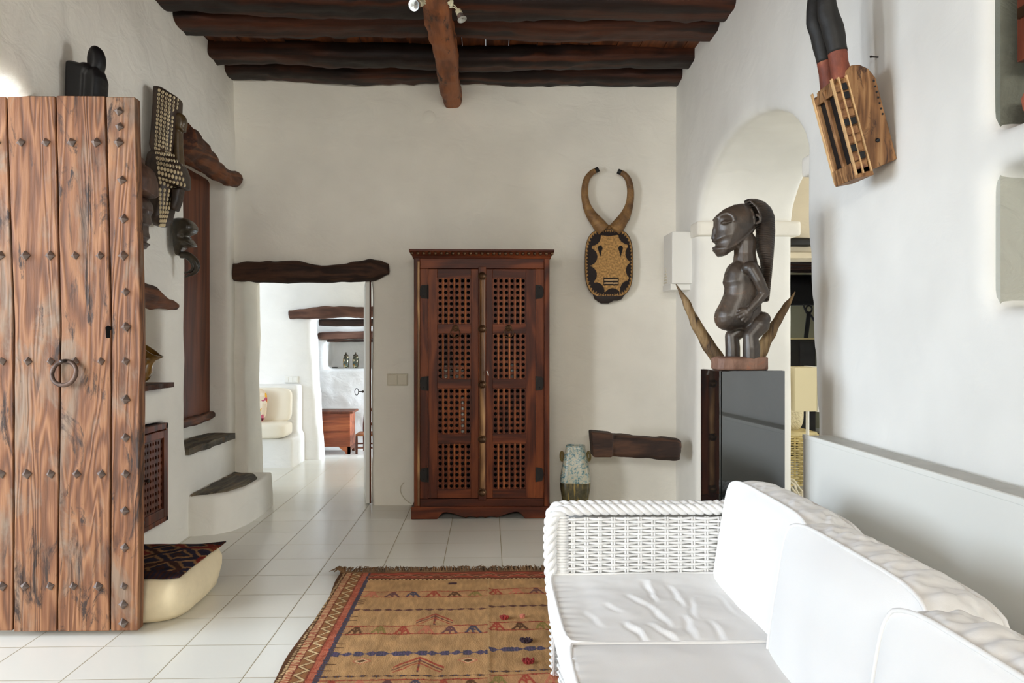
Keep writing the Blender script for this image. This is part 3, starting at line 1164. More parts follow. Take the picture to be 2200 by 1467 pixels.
# arm at the far end: woven panels, corner post wrapping, braided rim
YA, YBK = 3.085, 3.185
arm_part(YA, YBK, 'armrest')
rim = braid([(SX0 + .005, YA - .004, .30), (SX0 - .004, YA - .004, .48), (SX0 + .0, YA - .002, AH - .06), (SX0 + .022, YA, AH - .008), (SX0 + .10, YA + .004, AH + .004), (.6, YA + .01, AH + .002), (.95, YA + .01, AH + .001), (SX1 - .02, YA + .01, AH)], .0125, 10, 3, .0115)
rim2 = braid([(SX0 + .005, YBK + .0, .30), (SX0 - .004, YBK + .0, .48), (SX0 + .0, YBK, AH - .06), (SX0 + .022, YBK - .005, AH - .008), (SX0 + .10, YBK - .01, AH), (.6, YBK - .012, AH), (SX1 - .02, YBK - .012, AH)], .0125, 10, 3, .0115)
import_bm(rim, rim2)
rim.build('braided_rim', M['wicker'], sofa, angle=180, recalc=False)
top = B()
for k in range(7):
    yy = YA + .018 + k * .0115
    pts = [(SX0 + .035 + j * .02, yy, AH - .004 + .004 * cos(pi * (j + k))) for j in range(45)]
    top.tube(pts, .0065, 6)
top.build('armrest_top', M['wicker'], sofa, angle=180)
cw = B()
for j in range(30):
    z = .31 + j * .011
    cw.tube([(SX0 + .012, YA + .012, z), (SX0 + .02, YA - .006, z), (SX0 + .045, YA - .010, z), (SX0 + .062, YA - .004, z)], .0058, 6)
cw.build('corner_wrapping', M['wicker'], sofa, angle=180)
# near arm (outside the frame), back and front apron
arm_part(SY0 + .0, SY0 + .1, 'armrest')
ap = weave(V((SX0 + .03, SY0 + .1, .02)), (0, 1, 0), (0, 0, 1), (-1, 0, 0), YA - SY0 - .1, .26, du=.05, dw=.0125, seed=12)
ap.build('front_apron', M['wicker'], sofa, angle=180, recalc=False)
bk = weave(V((SX1 - .02, SY0 + .1, .02)), (0, 1, 0), (0, 0, 1), (1, 0, 0), YA - SY0 - .1, .60, du=.06, dw=.016, r=.008, seed=14)
bk.build('back_panel', M['wicker'], sofa, angle=180, recalc=False)
bs_ = B().box(SX0 + .045, SX1 - .04, SY0 + .1, YA, .06, .265)
bs_.box(SX1 - .075, SX1 - .04, SY0 + .1, YA, .06, .60)
bs_.build('seat_base', M['wicker'], sofa, smooth=False)
for (x, y) in ((SX0 + .03, YA + .04), (SX1 - .05, YA + .04), (SX0 + .03, SY0 + .05), (SX1 - .05, SY0 + .05)):
    B().tube([(x, y, 0), (x, y, .3)], .022, 12).build('leg', M['wicker'], sofa)


def cushion(name, label, size, T, seed, wr=None, group=None, n=44, puff=.3, sq=.05, rc=.035):
    """Boxy seat cushion with welted seams; T places it, wr adds creases."""
    sx, sy, sz = size
    t = thing(name, label, 'cushion', T.to_translation(), group)
    b = B()
    bmesh.ops.create_cube(b.bm, size=2)
    bmesh.ops.subdivide_edges(b.bm, edges=b.bm.edges[:], cuts=n, use_grid_fill=True)

    def shape(x, y, z):
        fx, fy, fz = 1 - abs(x) ** 3, 1 - abs(y) ** 3, 1 - abs(z) ** 2.2
        h = (1 - puff) + puff * (1 - x * x) ** .7 * (1 - y * y) ** .7
        # the side band bulges between the two welts, corners pull in a little
        X = x * (sx / 2) * (1 - rc * abs(y) ** 7) + .02 * x ** 3 * fz * (1 - .7 * abs(y) ** 4)
        Y = y * (sy / 2) * (1 - rc * abs(x) ** 7) + .02 * y ** 3 * fz * (1 - .7 * abs(x) ** 4)
        Z = z * sz / 2 * (h + sq * (abs(x * y) ** 6))
        return V((X, Y, Z))
    for v in b.bm.verts:
        x, y, z = v.co
        p = shape(x, y, z)
        q = noise.noise(V((p.x * 3 + seed, p.y * 3, p.z * 3))) * .006
        p.z += q * z
        if wr:
            p += wr(x, y, z, p)
        v.co = T @ p
    b.build('cover', M['fabric'], t, angle=180)
    for z in (-1, 1):
        loop = []
        m = 30
        for s in range(4):
            for k in range(m):
                u = -1 + 2 * k / m
                x, y = [(u, -1), (1, u), (-u, 1), (-1, -u)][s]
                p = shape(x, y, z)
                d = V((x, y, 0))
                p += V((p.x, p.y, 0)).normalized() * .003
                if wr:
                    p += wr(x, y, z, p)
                loop.append(T @ p)
        B().tube(loop, .0052, 6, closed=True).build('piping', M['fabric'], t, angle=180)
    return t


def ridge(x):
    return (1 - abs(x)) ** 2 * 2


def seat_wr(seed, amp, far):
    def f(x, y, z, p):
        if z < 0:
            return V((0, 0, 0))
        k = max(0, 1 - x ** 6) * max(0, 1 - y ** 6)
        n2 = noise.noise(V((x * 5, y * 5, seed + 3)))
        e = max(0, abs(x) - .75) * 4
        pl = sin(y * 38 + 3 * noise.noise(V((y * 6, seed, 0)))) * .0025 * e * (1 if x < 0 else .4)
        cr = 0
        for (ax_, ay_, bx_, by_, h_) in CREASE if far else ():
            dx, dy = bx_ - ax_, by_ - ay_
            L2 = dx * dx + dy * dy
            t = ((p.x - ax_) * dx + (p.y - ay_) * dy) / L2
            tt = max(0, min(1, t))
            sd_ = ((p.x - ax_) * dy - (p.y - ay_) * dx) / sqrt(L2)
            dd = sqrt((p.x - ax_ - tt * dx) ** 2 + (p.y - ay_ - tt * dy) ** 2)
            f = sqrt(max(0, 1 - (2 * tt - 1) ** 2)) * (1 if dd <= abs(sd_) + 1e-6 else math.exp(-(dd - abs(sd_)) / .02))
            sd_ += noise.noise(V((p.x * 14, p.y * 14, h_ * 9))) * .012
            cr += h_ * f * (.9 * math.exp(-abs(sd_ + .004) / (.026 if sd_ < -.004 else .008)) - .7 * math.exp(-((sd_ - .012) / .009) ** 2))
        big = noise.noise(V((x * 1.6, y * 1.6, seed + 8))) * .010
        return V((0, 0, amp * cr + (.003 * n2 + big) * k + pl))
    return f


SZ = .155
CREASE = []
for (x0, y0, x1, y1, h_) in ((1385, 1243, 1418, 1292, 1), (1440, 1252, 1474, 1302, .9), (1352, 1272, 1402, 1306, .7), (1400, 1300, 1452, 1342, .8), (1342, 1328, 1398, 1372, 1), (1393, 1332, 1452, 1366, .8),
                             (1474, 1318, 1502, 1366, .9), (1528, 1328, 1562, 1372, .8), (1486, 1280, 1502, 1330, .7), (1300, 1290, 1340, 1312, .5), (1430, 1350, 1470, 1372, .5), (1545, 1268, 1590, 1320, .5), (1260, 1300, 1300, 1340, .4)):
    a_, b_ = at(x0, y0, Z=.425), at(x1, y1, Z=.425)
    CREASE.append((a_.x - .56, a_.y - 2.725, b_.x - .56, b_.y - 2.725, h_))
zc = .42 - SZ / 2
CUS = [(2.375, 3.075), (1.675, 2.365), (.83, 1.665)]
names = [('far', 'creased white seat cushion at the far end against the wicker arm'), ('mid', 'smooth white seat cushion in the middle of the wicker sofa, second from the far arm'), ('near', 'white seat cushion at the near end of the wicker sofa, outside the frame')]
for i, (a, c) in enumerate(CUS):
    T = Matrix.Translation(V((.235 + .325, (a + c) / 2, zc)))
    cushion('seat_cushion', names[i][1], (.65, c - a, SZ), T, i * 5 + 2, seat_wr(i * 5 + 2, .008 if i == 0 else 0, i == 0), 'white seat cushions on the wicker sofa', puff=.12, n=90 if i == 0 else 44)


def back_wr(seed, amp):
    def f(x, y, z, p):
        # x is along local up, z the thickness; the top band is gathered into fine pleats
        k = max(0, x) ** 4
        w = noise.noise(V((y * 2.5, z * 1.3, seed))) * 5
        pl = sin(y * 26 + z * 2.2 + w) * .45 + sin(y * 47 + z * 1.5 - w) * .25 + noise.noise(V((y * 6, z * 1.2, seed))) * .5
        s = max(0, 1 - abs(z) ** 4)
        n2 = noise.noise(V((x * 2.2, y * 2.2, seed + 1))) * .010
        return V((amp * pl * k * s, 0, n2 * z * (1 - x ** 4) * (1 - y ** 4)))
    return f


blab = ['white back cushion at the far end of the wicker sofa beside the arm', 'white back cushion second from the far arm, its pleated top showing', 'nearest visible white back cushion with a grey pleated top at the lower right']
BC = [(2.26, 3.06, .765, .0, .008), (1.54, 2.31, .775, -.055, .010), (.80, 1.59, .775, -.125, .012)]
tilt = math.radians(-8)
for i, (a, c, ztop, dx, am) in enumerate(BC):
    hgt = .46
    up = V((sin(math.radians(9)), 0, cos(math.radians(9))))
    nrm = V((-cos(math.radians(9)), 0, sin(math.radians(9))))
    ctr_ = V((.965 + dx, (a + c) / 2, ztop - hgt / 2 + .01))
    R = Matrix((up, V((0, 1, 0)), nrm)).transposed().to_4x4()
    T = Matrix.Translation(ctr_) @ R
    cushion('back_cushion', blab[i], (hgt, c - a + .01, .235), T, i * 7 + 1, back_wr(i * 7 + 1, am), 'white back cushions on the wicker sofa', puff=.34, sq=.03, n=60, rc=.10)

# ---------------------------------------------------------------- low white parapet panel behind the sofa
pan = thing('parapet_panel', 'low white boxed partition with grey tiled top standing along the right wall behind the sofa', 'low partition', (1.42, 2.0, 0), None, 'thing')
bx(1.355, 1.478, -.3, 3.44, 0, .888).build('body', M['panelwhite'], pan, smooth=False, bevel=.004)
tt = B()
y = -.3
while y < 3.43:
    e = min(y + .62, 3.435)
    tt.box(1.372, 1.474, y + .002, e - .002, .884, .897)
    y = e
tt.build('top_tiles', M['grout'], pan, smooth=False, bevel=.002)
bx(1.352, 1.366, -.3, 3.44, .884, .902).build('top_edge', M['panelwhite'], pan, smooth=False, bevel=.002)

# ---------------------------------------------------------------- kilim rug
RX0, RX1, RY1, RY0 = -.81, .83, 4.545, 2.55
TAN, RED, DRED, NAVY, PUR, CREAM, BRN, PINK, OLIVE = (172, 134, 92), (150, 52, 44), (104, 42, 34), (48, 54, 84), (82, 50, 62), (214, 186, 142), (66, 40, 28), (188, 104, 84), (122, 112, 60)


def rug_col(p):
    j1, j2 = noise.noise(V((p.x * 90, p.y * 90, 5))), noise.noise(V((p.x * 25, p.y * 25, 8)))
    u = p.x - RX0 + j1 * .003 + j2 * .003
    v = RY1 - p.y + j1 * .0015 + j2 * .004
    seam = u > .81
    n = noise.noise(V((p.x * 60, p.y * 14, 0))) * .5 + noise.noise(V((p.x * 9, p.y * 9, 2))) * .5
    base = tuple(c * (1 + .16 * n) for c in TAN)

    def mix(c, k=.9):
        k *= .86 + .12 * n
        return lin(tuple(max(0, min(255, a * (1 - k) + b * k)) * (1 + .10 * n) for a, b in zip(base, c)))

    def zig(t, w, per):
        return abs(((t / per) % 1) * 2 - 1) * w
    # end band
    if v < .165 and u > .16:
        if v < .02:
            return mix(BRN)
        if v > .145:
            return mix(CREAM if (u / .022) % 1 < .55 and v > .152 else BRN)
        m = abs((v - .085) - zig(u, .045, .15) + .02)
        if m < .007:
            return mix(BRN)
        if m < .015:
            return mix(PINK, .7)
        if (v / .030) % 1 < .2:
            return mix(BRN, .8)
        return mix(DRED if (v / .06) % 1 < .5 else RED, .85)
    # side border
    if u < .168 or u > 1.64 - .168:
        q = u if u < .5 else 1.64 - u
        if q < .024:
            return mix(CREAM if (v / .02) % 1 < .5 and .008 < q < .018 else BRN)
        if q < .054:
            return mix(CREAM if (v / .016) % 1 < .5 else RED, .85)
        if q < .06:
            return mix(DRED)
        if q < .112:
            m = abs((q - .063) - zig(v, .046, .085))
            if m < .0075:
                return mix(CREAM, .95)
            if m < .013:
                return mix(BRN)
            return mix((132, 84, 54), .8)
        if q < .118:
            return mix(DRED)
        if q < .146:
            return mix(PINK if (v / .013) % 1 < .5 else RED, .85)
        return mix(NAVY if (v / .02) % 1 < .8 else BRN)
    if seam:
        v = v + .035
        if u < .816:
            return mix(CREAM, .35)
    uu = u - .168
    # red motif bands
    for (v0, v1) in ((.36, .455), (.865, .975), (1.45, 1.55), (1.95, 2.05)):
        if v0 <= v <= v1:
            t = (v - v0) / (v1 - v0)
            if t < .1 or t > .9:
                return mix(RED if (uu / .016) % 1 < .7 else DRED)
            k = int(floor(uu / .105))
            du = (uu / .105) % 1 - .5
            cc = [RED, BRN, NAVY, PINK, OLIVE, RED, PUR][(k * 3 + int(v0 * 10)) % 7]
            w = .06 + .34 * t
            if abs(du) < w and (abs(abs(du) - w * .9) < .09 or abs(du) < .05 or abs(t - .62 + abs(du) * .9) < .10):
                return mix(cc, .85)
            return mix(PINK, .14)
    # narrow stripes
    for (v0, c1, c2, w) in ((.645, PUR, BRN, .016), (1.195, NAVY, (74, 66, 110), .026), (1.42, BRN, NAVY, .010), (1.72, PUR, BRN, .016)):
        d = v - v0
        if abs(d) < w:
            k = sin(uu * 2 * pi / .05)
            if abs(d) < w * (.55 + .4 * k):
                return mix(c1 if (uu / .012) % 1 < .6 else c2)
            if w > .02 and abs(d) < w * .9 and (uu / .09) % 1 < .35:
                return mix(NAVY, .9)
    # tree motifs and diamonds
    for (cu, cv, hw, hh) in ((.565, .78, .085, .075), (.535, 1.31, .10, .075), (.40, 1.82, .09, .07)):
        t = (v - cv + hh) / (2 * hh)
        du = abs(u - cu)
        if 0 <= t <= 1 and du < hw:
            m = (t - du / hw * .62)
            if 0 < m < .12 or .2 < m < .29 or .38 < m < .45 or du < .004:
                return mix([RED, PUR, DRED][int(m * 8) % 3], .85)
    for (cu, cv) in ((.30, 1.27), (.73, 1.275), (.36, 1.63), (.66, 1.63)):
        m = abs(u - cu) / .042 + abs(v - cv) / .034
        if m < 1:
            return mix(PINK if m > .75 else (CREAM if m > .5 else BRN))
    if abs(v - .235) < .016 and .60 < u < .645:
        return mix((46, 28, 46))
    for vv in (.5, .53, .56, .74, .79, 1.08, 1.12, 1.30, 1.36):
        if abs(v - vv) < .004 and uu < .035:
            return mix(BRN)
    return mix(TAN, .2)


rug = thing('kilim_rug', 'tan flat-woven rug with red and blue bands and a fringed end on the tiled floor', 'rug', ((RX0 + RX1) / 2, RY1, 0))


def rug_pt(u, v):
    x = RX0 + u * 1.64
    y = RY1 - v * (RY1 - RY0)
    e = max(0, .2 - u) / .2
    x += e * (.010 * sin(y * 5.2) + .008 * noise.noise(V((y * 4, 0, 3))))
    z = .006 + .004 * (noise.noise(V((x * 7, y * 1.4, 1))) + .5) + .0025 * (noise.noise(V((x * 22, y * 4, 2))) + .5) + .003 * math.exp(-((x) / .015) ** 2)
    return V((x, y, z))


rb = B().grid(400, 480, rug_pt)
rb.build('weave', attr_mat('rug_wool', .95, (1, .6, .004, (260, 60, 60)), .08), rug, col=rug_col, solid=.006)
fr = B()
random.seed(5)
for k in range(430):
    x = RX0 - .01 + 1.66 * k / 429
    l = random.uniform(.05, .10)
    dx = random.uniform(-.03, .03)
    fr.tube([(x, RY1 - .015, .012), (x + dx * .3, RY1 + l * .4, random.uniform(.010, .03)), (x + dx, RY1 + l, random.uniform(.006, .02))], [.0036, .003, .0016], 5)
for k in range(14):
    dx, dy = random.uniform(-.08, .0), random.uniform(.0, .11)
    fr.tube([(RX0 + .01, RY1 - .01, .012), (RX0 + dx * .5, RY1 + dy * .6, .03), (RX0 + dx, RY1 + dy, .012)], [.004, .0035, .002], 5)
o = fr.build('fringe', plain('brown_fringe_wool', (104, 76, 48), .9, var=.25), rug)
o['kind'] = 'stuff'
TUF = [(1083, 1329, (128, 44, 38), .022), (1122, 1327, (160, 100, 82), .012), (1129, 1379, (48, 30, 40), .030), (1135, 1424, (120, 34, 34), .026)]
for (px, py, c, r_) in TUF:
    p = at(px, py, Z=.014)
    b = B()
    for k in range(46):
        a, q = random.uniform(0, 2 * pi), sqrt(random.random()) * r_
        e = p + V((q * cos(a), q * sin(a) * .8, random.uniform(.008, .018)))
        b.tube([p + V((q * cos(a) * .6, q * sin(a) * .5, 0)), e], [.004, .0035], 5)
    b.build('tuft', plain('tufted_wool', c, .95, var=.4), rug)

# ---------------------------------------------------------------- glossy pedestal
PR = Matrix.Translation(V((1.098, 3.468, 0))) @ Matrix.Rotation(math.radians(3), 4, 'Z')
ped = thing('gloss_pedestal', 'tall glossy dark grey glass-clad pedestal carrying the carved figure', 'pedestal', (1.098, 3.468, 0))
bx(-.134, .134, -.116, .116, 0, 1.171, PR).build('core', M['tvblack'], ped, smooth=False)
bx(-.132, .14, -.124, -.116, .004, 1.177, PR).build('front_panel', M['glass_black'], ped, smooth=False, bevel=.0015)
bx(-.142, -.134, -.122, .122, .004, 1.177, PR).build('side_panel', M['glass_black'], ped, smooth=False, bevel=.0015)
bx(.134, .142, -.116, .122, .004, 1.177, PR).build('side_panel', M['glass_black'], ped, smooth=False, bevel=.0015)
bx(-.134, .134, -.116, .122, 1.171, 1.178, PR).build('top_panel', M['glass_black'], ped, smooth=False, bevel=.0015)

# ---------------------------------------------------------------- ceramic vase by the hearth
vc = at(1238, 1100, Z=0)
vc = V((.665, 6.12, 0))
vm, nt, bs = new_mat('flecked_stoneware_glaze')
tc = nd(nt, 'ShaderNodeTexCoord')
sep = nd(nt, 'ShaderNodeSeparateXYZ', {0: tc.outputs['Object']})
z = sep.outputs[2]
drip = noi(nt, coords(nt, (34, 34, 2.2)), 1, 3, .6)
lv = mth(nt, 'MULTIPLY_ADD', drip, .10, .205)
upmask = mth(nt, 'GREATER_THAN', z, .238)
flk = noi(nt, coords(nt), 46, 7, .75, .5)
blue = ramp(nt, flk, [(.47, (190, 184, 162)), (.52, (160, 174, 166)), (.565, (74, 124, 130)), (.66, (48, 70, 98))])
low = ramp(nt, noi(nt, coords(nt), 20, 6, .7), [(.35, (48, 44, 28)), (.6, (86, 78, 50)), (.75, (120, 106, 66))])
dr = ramp(nt, noi(nt, coords(nt, (46, 46, 3)), 1, 2), [(.56, (0, 0, 0)), (.62, (255, 255, 255))])
low2 = mixc(nt, mth(nt, 'MULTIPLY', nd(nt, 'ShaderNodeRGBToBW', {0: dr}).outputs[0], mth(nt, 'GREATER_THAN', z, .11)), low, (*lin((150, 126, 62)), 1))
nt.links.new(mixc(nt, upmask, low2, blue), bs.inputs['Base Color'])
bs.inputs['Roughness'].default_value = .3
vase = thing('stoneware_vase', 'square-shouldered stoneware vase, flecked white above and olive below, beside the wardrobe', 'vase', vc)
rr = []
for zz, hw in ((0, .072), (.01, .076), (.10, .098), (.19, .113), (.24, .115), (.30, .110), (.40, .092), (.49, .074), (.505, .074), (.515, .068), (.515, .058), (.50, .056), (.40, .07)):
    ring = []
    for k in range(32):
        a = 2 * pi * k / 32
        e = 5
        q = (abs(cos(a)) ** e + abs(sin(a)) ** e) ** (-1 / e)
        p = V((cos(a) * q * hw, sin(a) * q * hw * .85, 0))
        p.rotate(Euler((0, 0, math.radians(-9))))
        ring.append(vc + p + V((0, 0, zz)))
    rr.append(ring)
B().rings(rr).build('body', vm, vase, angle=50)
for s in (-1, 1):
    c = vc + V((s * .102, 0, .43))
    B().tube([c + V((s * .018 * cos(a) * .6, .012 * sin(a * 1), .032 * sin(a))) for a in [2 * pi * k / 20 for k in range(20)]], .0085, 8, closed=True).build('ear_handle', plain('olive_glaze', (128, 112, 68), .3), vase)
# ---------------------------------------------------------------- carved figure on the pedestal
def carved(name, c1, c2, rough=.4, wear=None, bmp=.4, sc=7, spec=.5):
    m, nt, bs = new_mat(name)
    bs.inputs['Roughness'].default_value = rough
    bs.inputs['Specular IOR Level'].default_value = spec
    vec = coords(nt)
    n = noi(nt, vec, sc, 6, .65, .5)
    stops = [(.32, c1), (.6, c2)]
    if wear:
        stops.append((.76, wear))
    nt.links.new(ramp(nt, n, stops), bs.inputs['Base Color'])
    n2 = noi(nt, coords(nt, (1, 1, .25)), 60, 5, .7)
    bump(nt, bs, mth(nt, 'ADD', n2, mth(nt, 'MULTIPLY', n, .5)), bmp, .004)
    return m


M['figure'] = carved('smoked_hardwood', (36, 31, 27), (76, 64, 54), .36, (126, 92, 66), .3)
M['figure_hair'] = carved('grooved_hardwood', (40, 34, 30), (78, 66, 56), .45, None, .3)
m = M['figure_hair']
nt = m.node_tree
bs = nt.nodes['Principled BSDF']
wv = nd(nt, 'ShaderNodeTexWave', {'Vector': coords(nt, (1, 1, 1)), 'Scale': 34.0, 'Distortion': .6, 'Detail': 1.0}, wave_type='RINGS', rings_direction='Y')
bump(nt, bs, wv.outputs[1], .9, .006)
M['base_wood'] = carved('reddish_block_wood', (96, 66, 52), (136, 102, 84), .6, (166, 92, 54), .8, 9)
M['horn'] = wood('old_horn', ((58, 44, 28), (108, 84, 54), (146, 120, 82)), 'Z', 2.5, .6, .7, 4, dark=(48, 32, 18))

FY = 3.48


def S(px, py, d=0.0):
    p = at(px, py, Y=FY)
    return V((p.x, FY + d, p.z))


s = FY / F
fig = thing('carved_figure', 'dark carved wooden figure with swept-back headdress standing on the glossy pedestal', 'sculpture', S(1588, 790))
b = B()
head = [(1592, 437), (1572, 441), (1555, 449), (1542, 459), (1534.5, 468), (1534, 482), (1535, 497), (1531.5, 516), (1534.5, 521), (1538.5, 523), (1537.5, 529), (1532.5, 534), (1533.5, 540), (1538, 544), (1541, 550), (1548, 553.5),
        (1560, 549), (1580, 533), (1600, 515), (1616, 500), (1622, 488), (1620, 460), (1608, 442)]
b.inflate(head, .072, .075 / s, lambda x, y, h: S(x, y, h), 2.0)


def hh(x, y):
    return max(.004, B.pillow(head, .072, .075 / s, x, y))


def F_(x, y, d, o=0.0):
    return S(x, y, d * (hh(x, y) + o))


for d in (-1, 1):
    b.ell(F_(1551, 482, d, -.002), (.019, .009, .0095), (0, -.2, 0))
    b.tube([F_(1541, 483, d, .004), F_(1551, 484, d, .008), F_(1560, 480, d, .004)], .0026, 6)
    b.tube(spline([F_(1537, 472, d), F_(1545, 464, d), F_(1556, 462, d), F_(1565, 469, d), F_(1568, 480, d)], 5), .0065, 8)
    b.tube([S(1612, 466, d * .072), S(1621, 472, d * .078), S(1620, 482, d * .078), S(1611, 486, d * .074)], [.006, .008, .008, .006], 8)
    b.ell(S(1536, 517, d * .012), (.010, .010, .008))
    for j in range(3):
        for k in range(26):
            t = k / 25
            x = 1549 + t * 63 + j * 2
            y = 549 - t * 47 - j * 5.2 + 5 * sin(pi * t)
            b.ell(F_(x, y, d, .001), .0052, seg=7, ring=5)
    b.tube([F_(1598, 440, d, .002), F_(1606, 455, d, .003), F_(1611, 471, d, .004), F_(1613, 486, d, .004)], .006, 8)
    b.tube([S(1604, 434, d * .042), S(1615, 450, d * .066), S(1622, 468, d * .074)], .005, 8)
b.ell(S(1537, 532.5), (.014, .022, .006)).ell(S(1537, 538.5), (.013, .020, .006))
b.tube([S(1542, 470), S(1536, 495), S(1535, 514)], [.010, .012, .015], 10)
b.chain([S(1601, 520), S(1600, 545), S(1601, 572)], [.048, .046, .054])
torso = [(1578, 560), (1565, 570), (1559, 583), (1553.5, 607), (1558, 618), (1556, 632), (1547, 652), (1538, 668), (1535, 682), (1541, 698), (1553, 709), (1567, 713), (1590, 708), (1612, 718), (1632, 710), (1640, 690), (1634, 672), (1634, 650), (1637, 620), (1637, 595), (1630, 572), (1620, 562)]
b.inflate(torso, .068, .065 / s, lambda x, y, h: S(x, y, h), 2.2)
b.ell(S(1560, 684), (.05, .062, .052)).ell(S(1536.5, 682), .006)
for d in (-1, 1):
    b.ell(S(1600, 579, d * .078), (.036, .034, .030))
    b.chain([S(1602, 582, d * .090), S(1613, 606, d * .104), S(1625, 632, d * .102)], [.027, .024, .021])
    b.chain([S(1625, 632, d * .102), S(1610, 652, d * .098), S(1597, 668, d * .090)], [.021, .019, .016])
    b.ell(S(1593, 674, d * .085), (.026, .016, .022), (0, -.6, 0))
    for j, (fx, fy, tx, ty) in enumerate(((1588, 668, 1574, 676), (1590, 673, 1577, 683), (1592, 678, 1582, 689), (1596, 682, 1589, 692))):
        b.cap(S(fx, fy, d * .090), S(tx, ty, d * .080), .0085, .007, 8)
    b.cap(S(1589, 666, d * .088), S(1577, 668, d * .078), .009, .007, 8)
    b.ell(S(1632, 686, d * .040), (.032, .045, .032))
ox = 0
for d, ox in ((-1, 0), (1, -24)):
    dd = .052 * d
    b.chain([S(1624 + ox * .5, 698, dd), S(1604 + ox, 722, dd), S(1606 + ox, 746, dd), S(1606 + ox, 768, dd)], [.042, .031, .037, .036] if d < 0 else [.042, .030, .032, .032])
b.fuse(.0031, 2, .5)
b.build('figure', M['figure'], fig, angle=180)
hb = B()
hair = [(1598, 430), (1606, 426.5), (1622, 427), (1640, 434), (1654, 447), (1662, 466), (1663, 500), (1660, 545), (1655, 600), (1650, 648), (1644, 651), (1636, 646), (1638, 600), (1635, 560), (1628, 540), (1624, 520), (1626, 498), (1622, 470), (1612, 448)]
hb.inflate(hair, .055, .035 / s, lambda x, y, h: S(x, y, h), 2.0)
hb.fuse(.005, 3, .5)
hb.build('headdress', M['figure_hair'], fig, angle=180)
bb = B()
ring = []
out = []
for k in range(22):
    a = 2 * pi * k / 22
    e = 4
    q = (abs(cos(a)) ** e + abs(sin(a)) ** e) ** (-1 / e)
    out.append((1588 + cos(a) * q * 55, sin(a) * q * .088))
bb.rings([[S(x + (1.5 if t else 0) * random.uniform(-1, 1), yy) + V((0, d * (1 - .04 * t), 0)) for (x, d) in out] for t, yy in ((0, 791), (0, 783), (0, 772), (1, 767))])
bb.rough(.006, 18, 4)
for v in bb.bm.verts:
    v.co.z = max(v.co.z, 1.1785) if v.co.z > 1.195 else 1.1785
bb.build('base_block', M['base_wood'], fig, smooth=False, bevel=.006)
for pts, rs in ((((1552, 772), (1530, 738), (1508, 702), (1483, 650), (1460, 608)), (15.5, 14.5, 12.5, 8, 1.2)), (((1637, 772), (1651, 745), (1672, 705), (1700, 660), (1721, 625)), (15, 14, 12, 8, 1.2))):
    P = spline([S(*p, .07) for p in pts], 10)
    hb = B().tube(P, lerps([r * s for r in rs], len(P)), 14)
    hb.rough(.005, 22, 6)
    hb.build('horn', M['horn'], fig, angle=180)

# ---------------------------------------------------------------- buffalo-horned mask on the back wall
MY = 6.40


def G(px, py, d=0.0):
    p = at(px, py, Y=MY)
    return V((p.x, MY - d, p.z))


mk = thing('horned_mask', 'painted oval wooden mask with two curved upright horns on the back wall', 'mask', G(1307, 570))
sm = MY / F


TIPS = [(-19, -59), (0, -57), (18, -60), (39, -39), (45, 0), (42, 33), (23, 63), (-10, 65), (-32, 42), (-41, 6), (-38, -33)]
DISCS = ((-41, -58, 23), (-46, -13, 20), (-47, 26, 20), (-29, 61, 19), (7, 73, 19), (43, 57, 20), (54, 16, 19), (54, -20, 20), (42, -62, 23))


def mask_col(p):
    q = at(1307, 570, Y=MY)
    x = (p.x - q.x) / sm
    y = (q.z - p.z) / sm            # down positive, pixels from the plate's centre
    y -= -4
    n = noise.noise(V((p.x * 70, p.z * 70, 0))) + .6 * noise.noise(V((p.x * 160, p.z * 160, 4)))
    yel = tuple(c * (1 + .26 * n) for c in (172, 132, 80))
    blk = tuple(c * (1 + .12 * n) for c in (36, 27, 26))
    A, Bq, e = 51.5, 74, 3.2
    a = atan2(y / Bq, x / A)
    rho = (abs(x / A) ** e + abs(y / Bq) ** e) ** (1 / e)
    per = a / (2 * pi) * 60
    tooth = abs((per % 1) * 2 - 1)
    if rho > .985:
        return lin(blk)
    if rho > .885:
        return lin(yel if (rho - .885) / .09 > tooth * .9 else blk)
    # light field with pointed tips between dark half discs along the rim
    if B.depth(TIPS, x, y) < 0:
        return lin(blk)
    for (cx, cy, r) in DISCS:
        if (x - cx) ** 2 + (y - cy) ** 2 < r * r:
            return lin(blk)
    for cx in (-20, 24):
        ex, ey = (x - cx) / 5.2, (y + 31) / 6
        if ex * ex + ey * ey < 1 or (y > -31 and abs(x - cx) < 5 * (1 - (y + 31) / 19)):
            return lin((22, 16, 15))
    if abs(x - 3.5) < 16.5 and abs(y - 40) < 8.5:
        if abs(x - 3.5) < 14.5 and (abs(y - 36.5) < 1.6 or abs(y - 43.5) < 1.6):
            return lin((190, 158, 116))
        return lin((30, 20, 17))
    return lin(yel)


def plate(u, v):
    a, r = u * 2 * pi, v
    e = 3.2
    q = (abs(cos(a)) ** e + abs(sin(a)) ** e) ** (-1 / e)
    d = .062 - .028 * r ** 4 + .004 * cos(a * 2) * r
    return G(1307 + cos(a) * q * r * 51.5, 566 + sin(a) * q * r * 74, d)


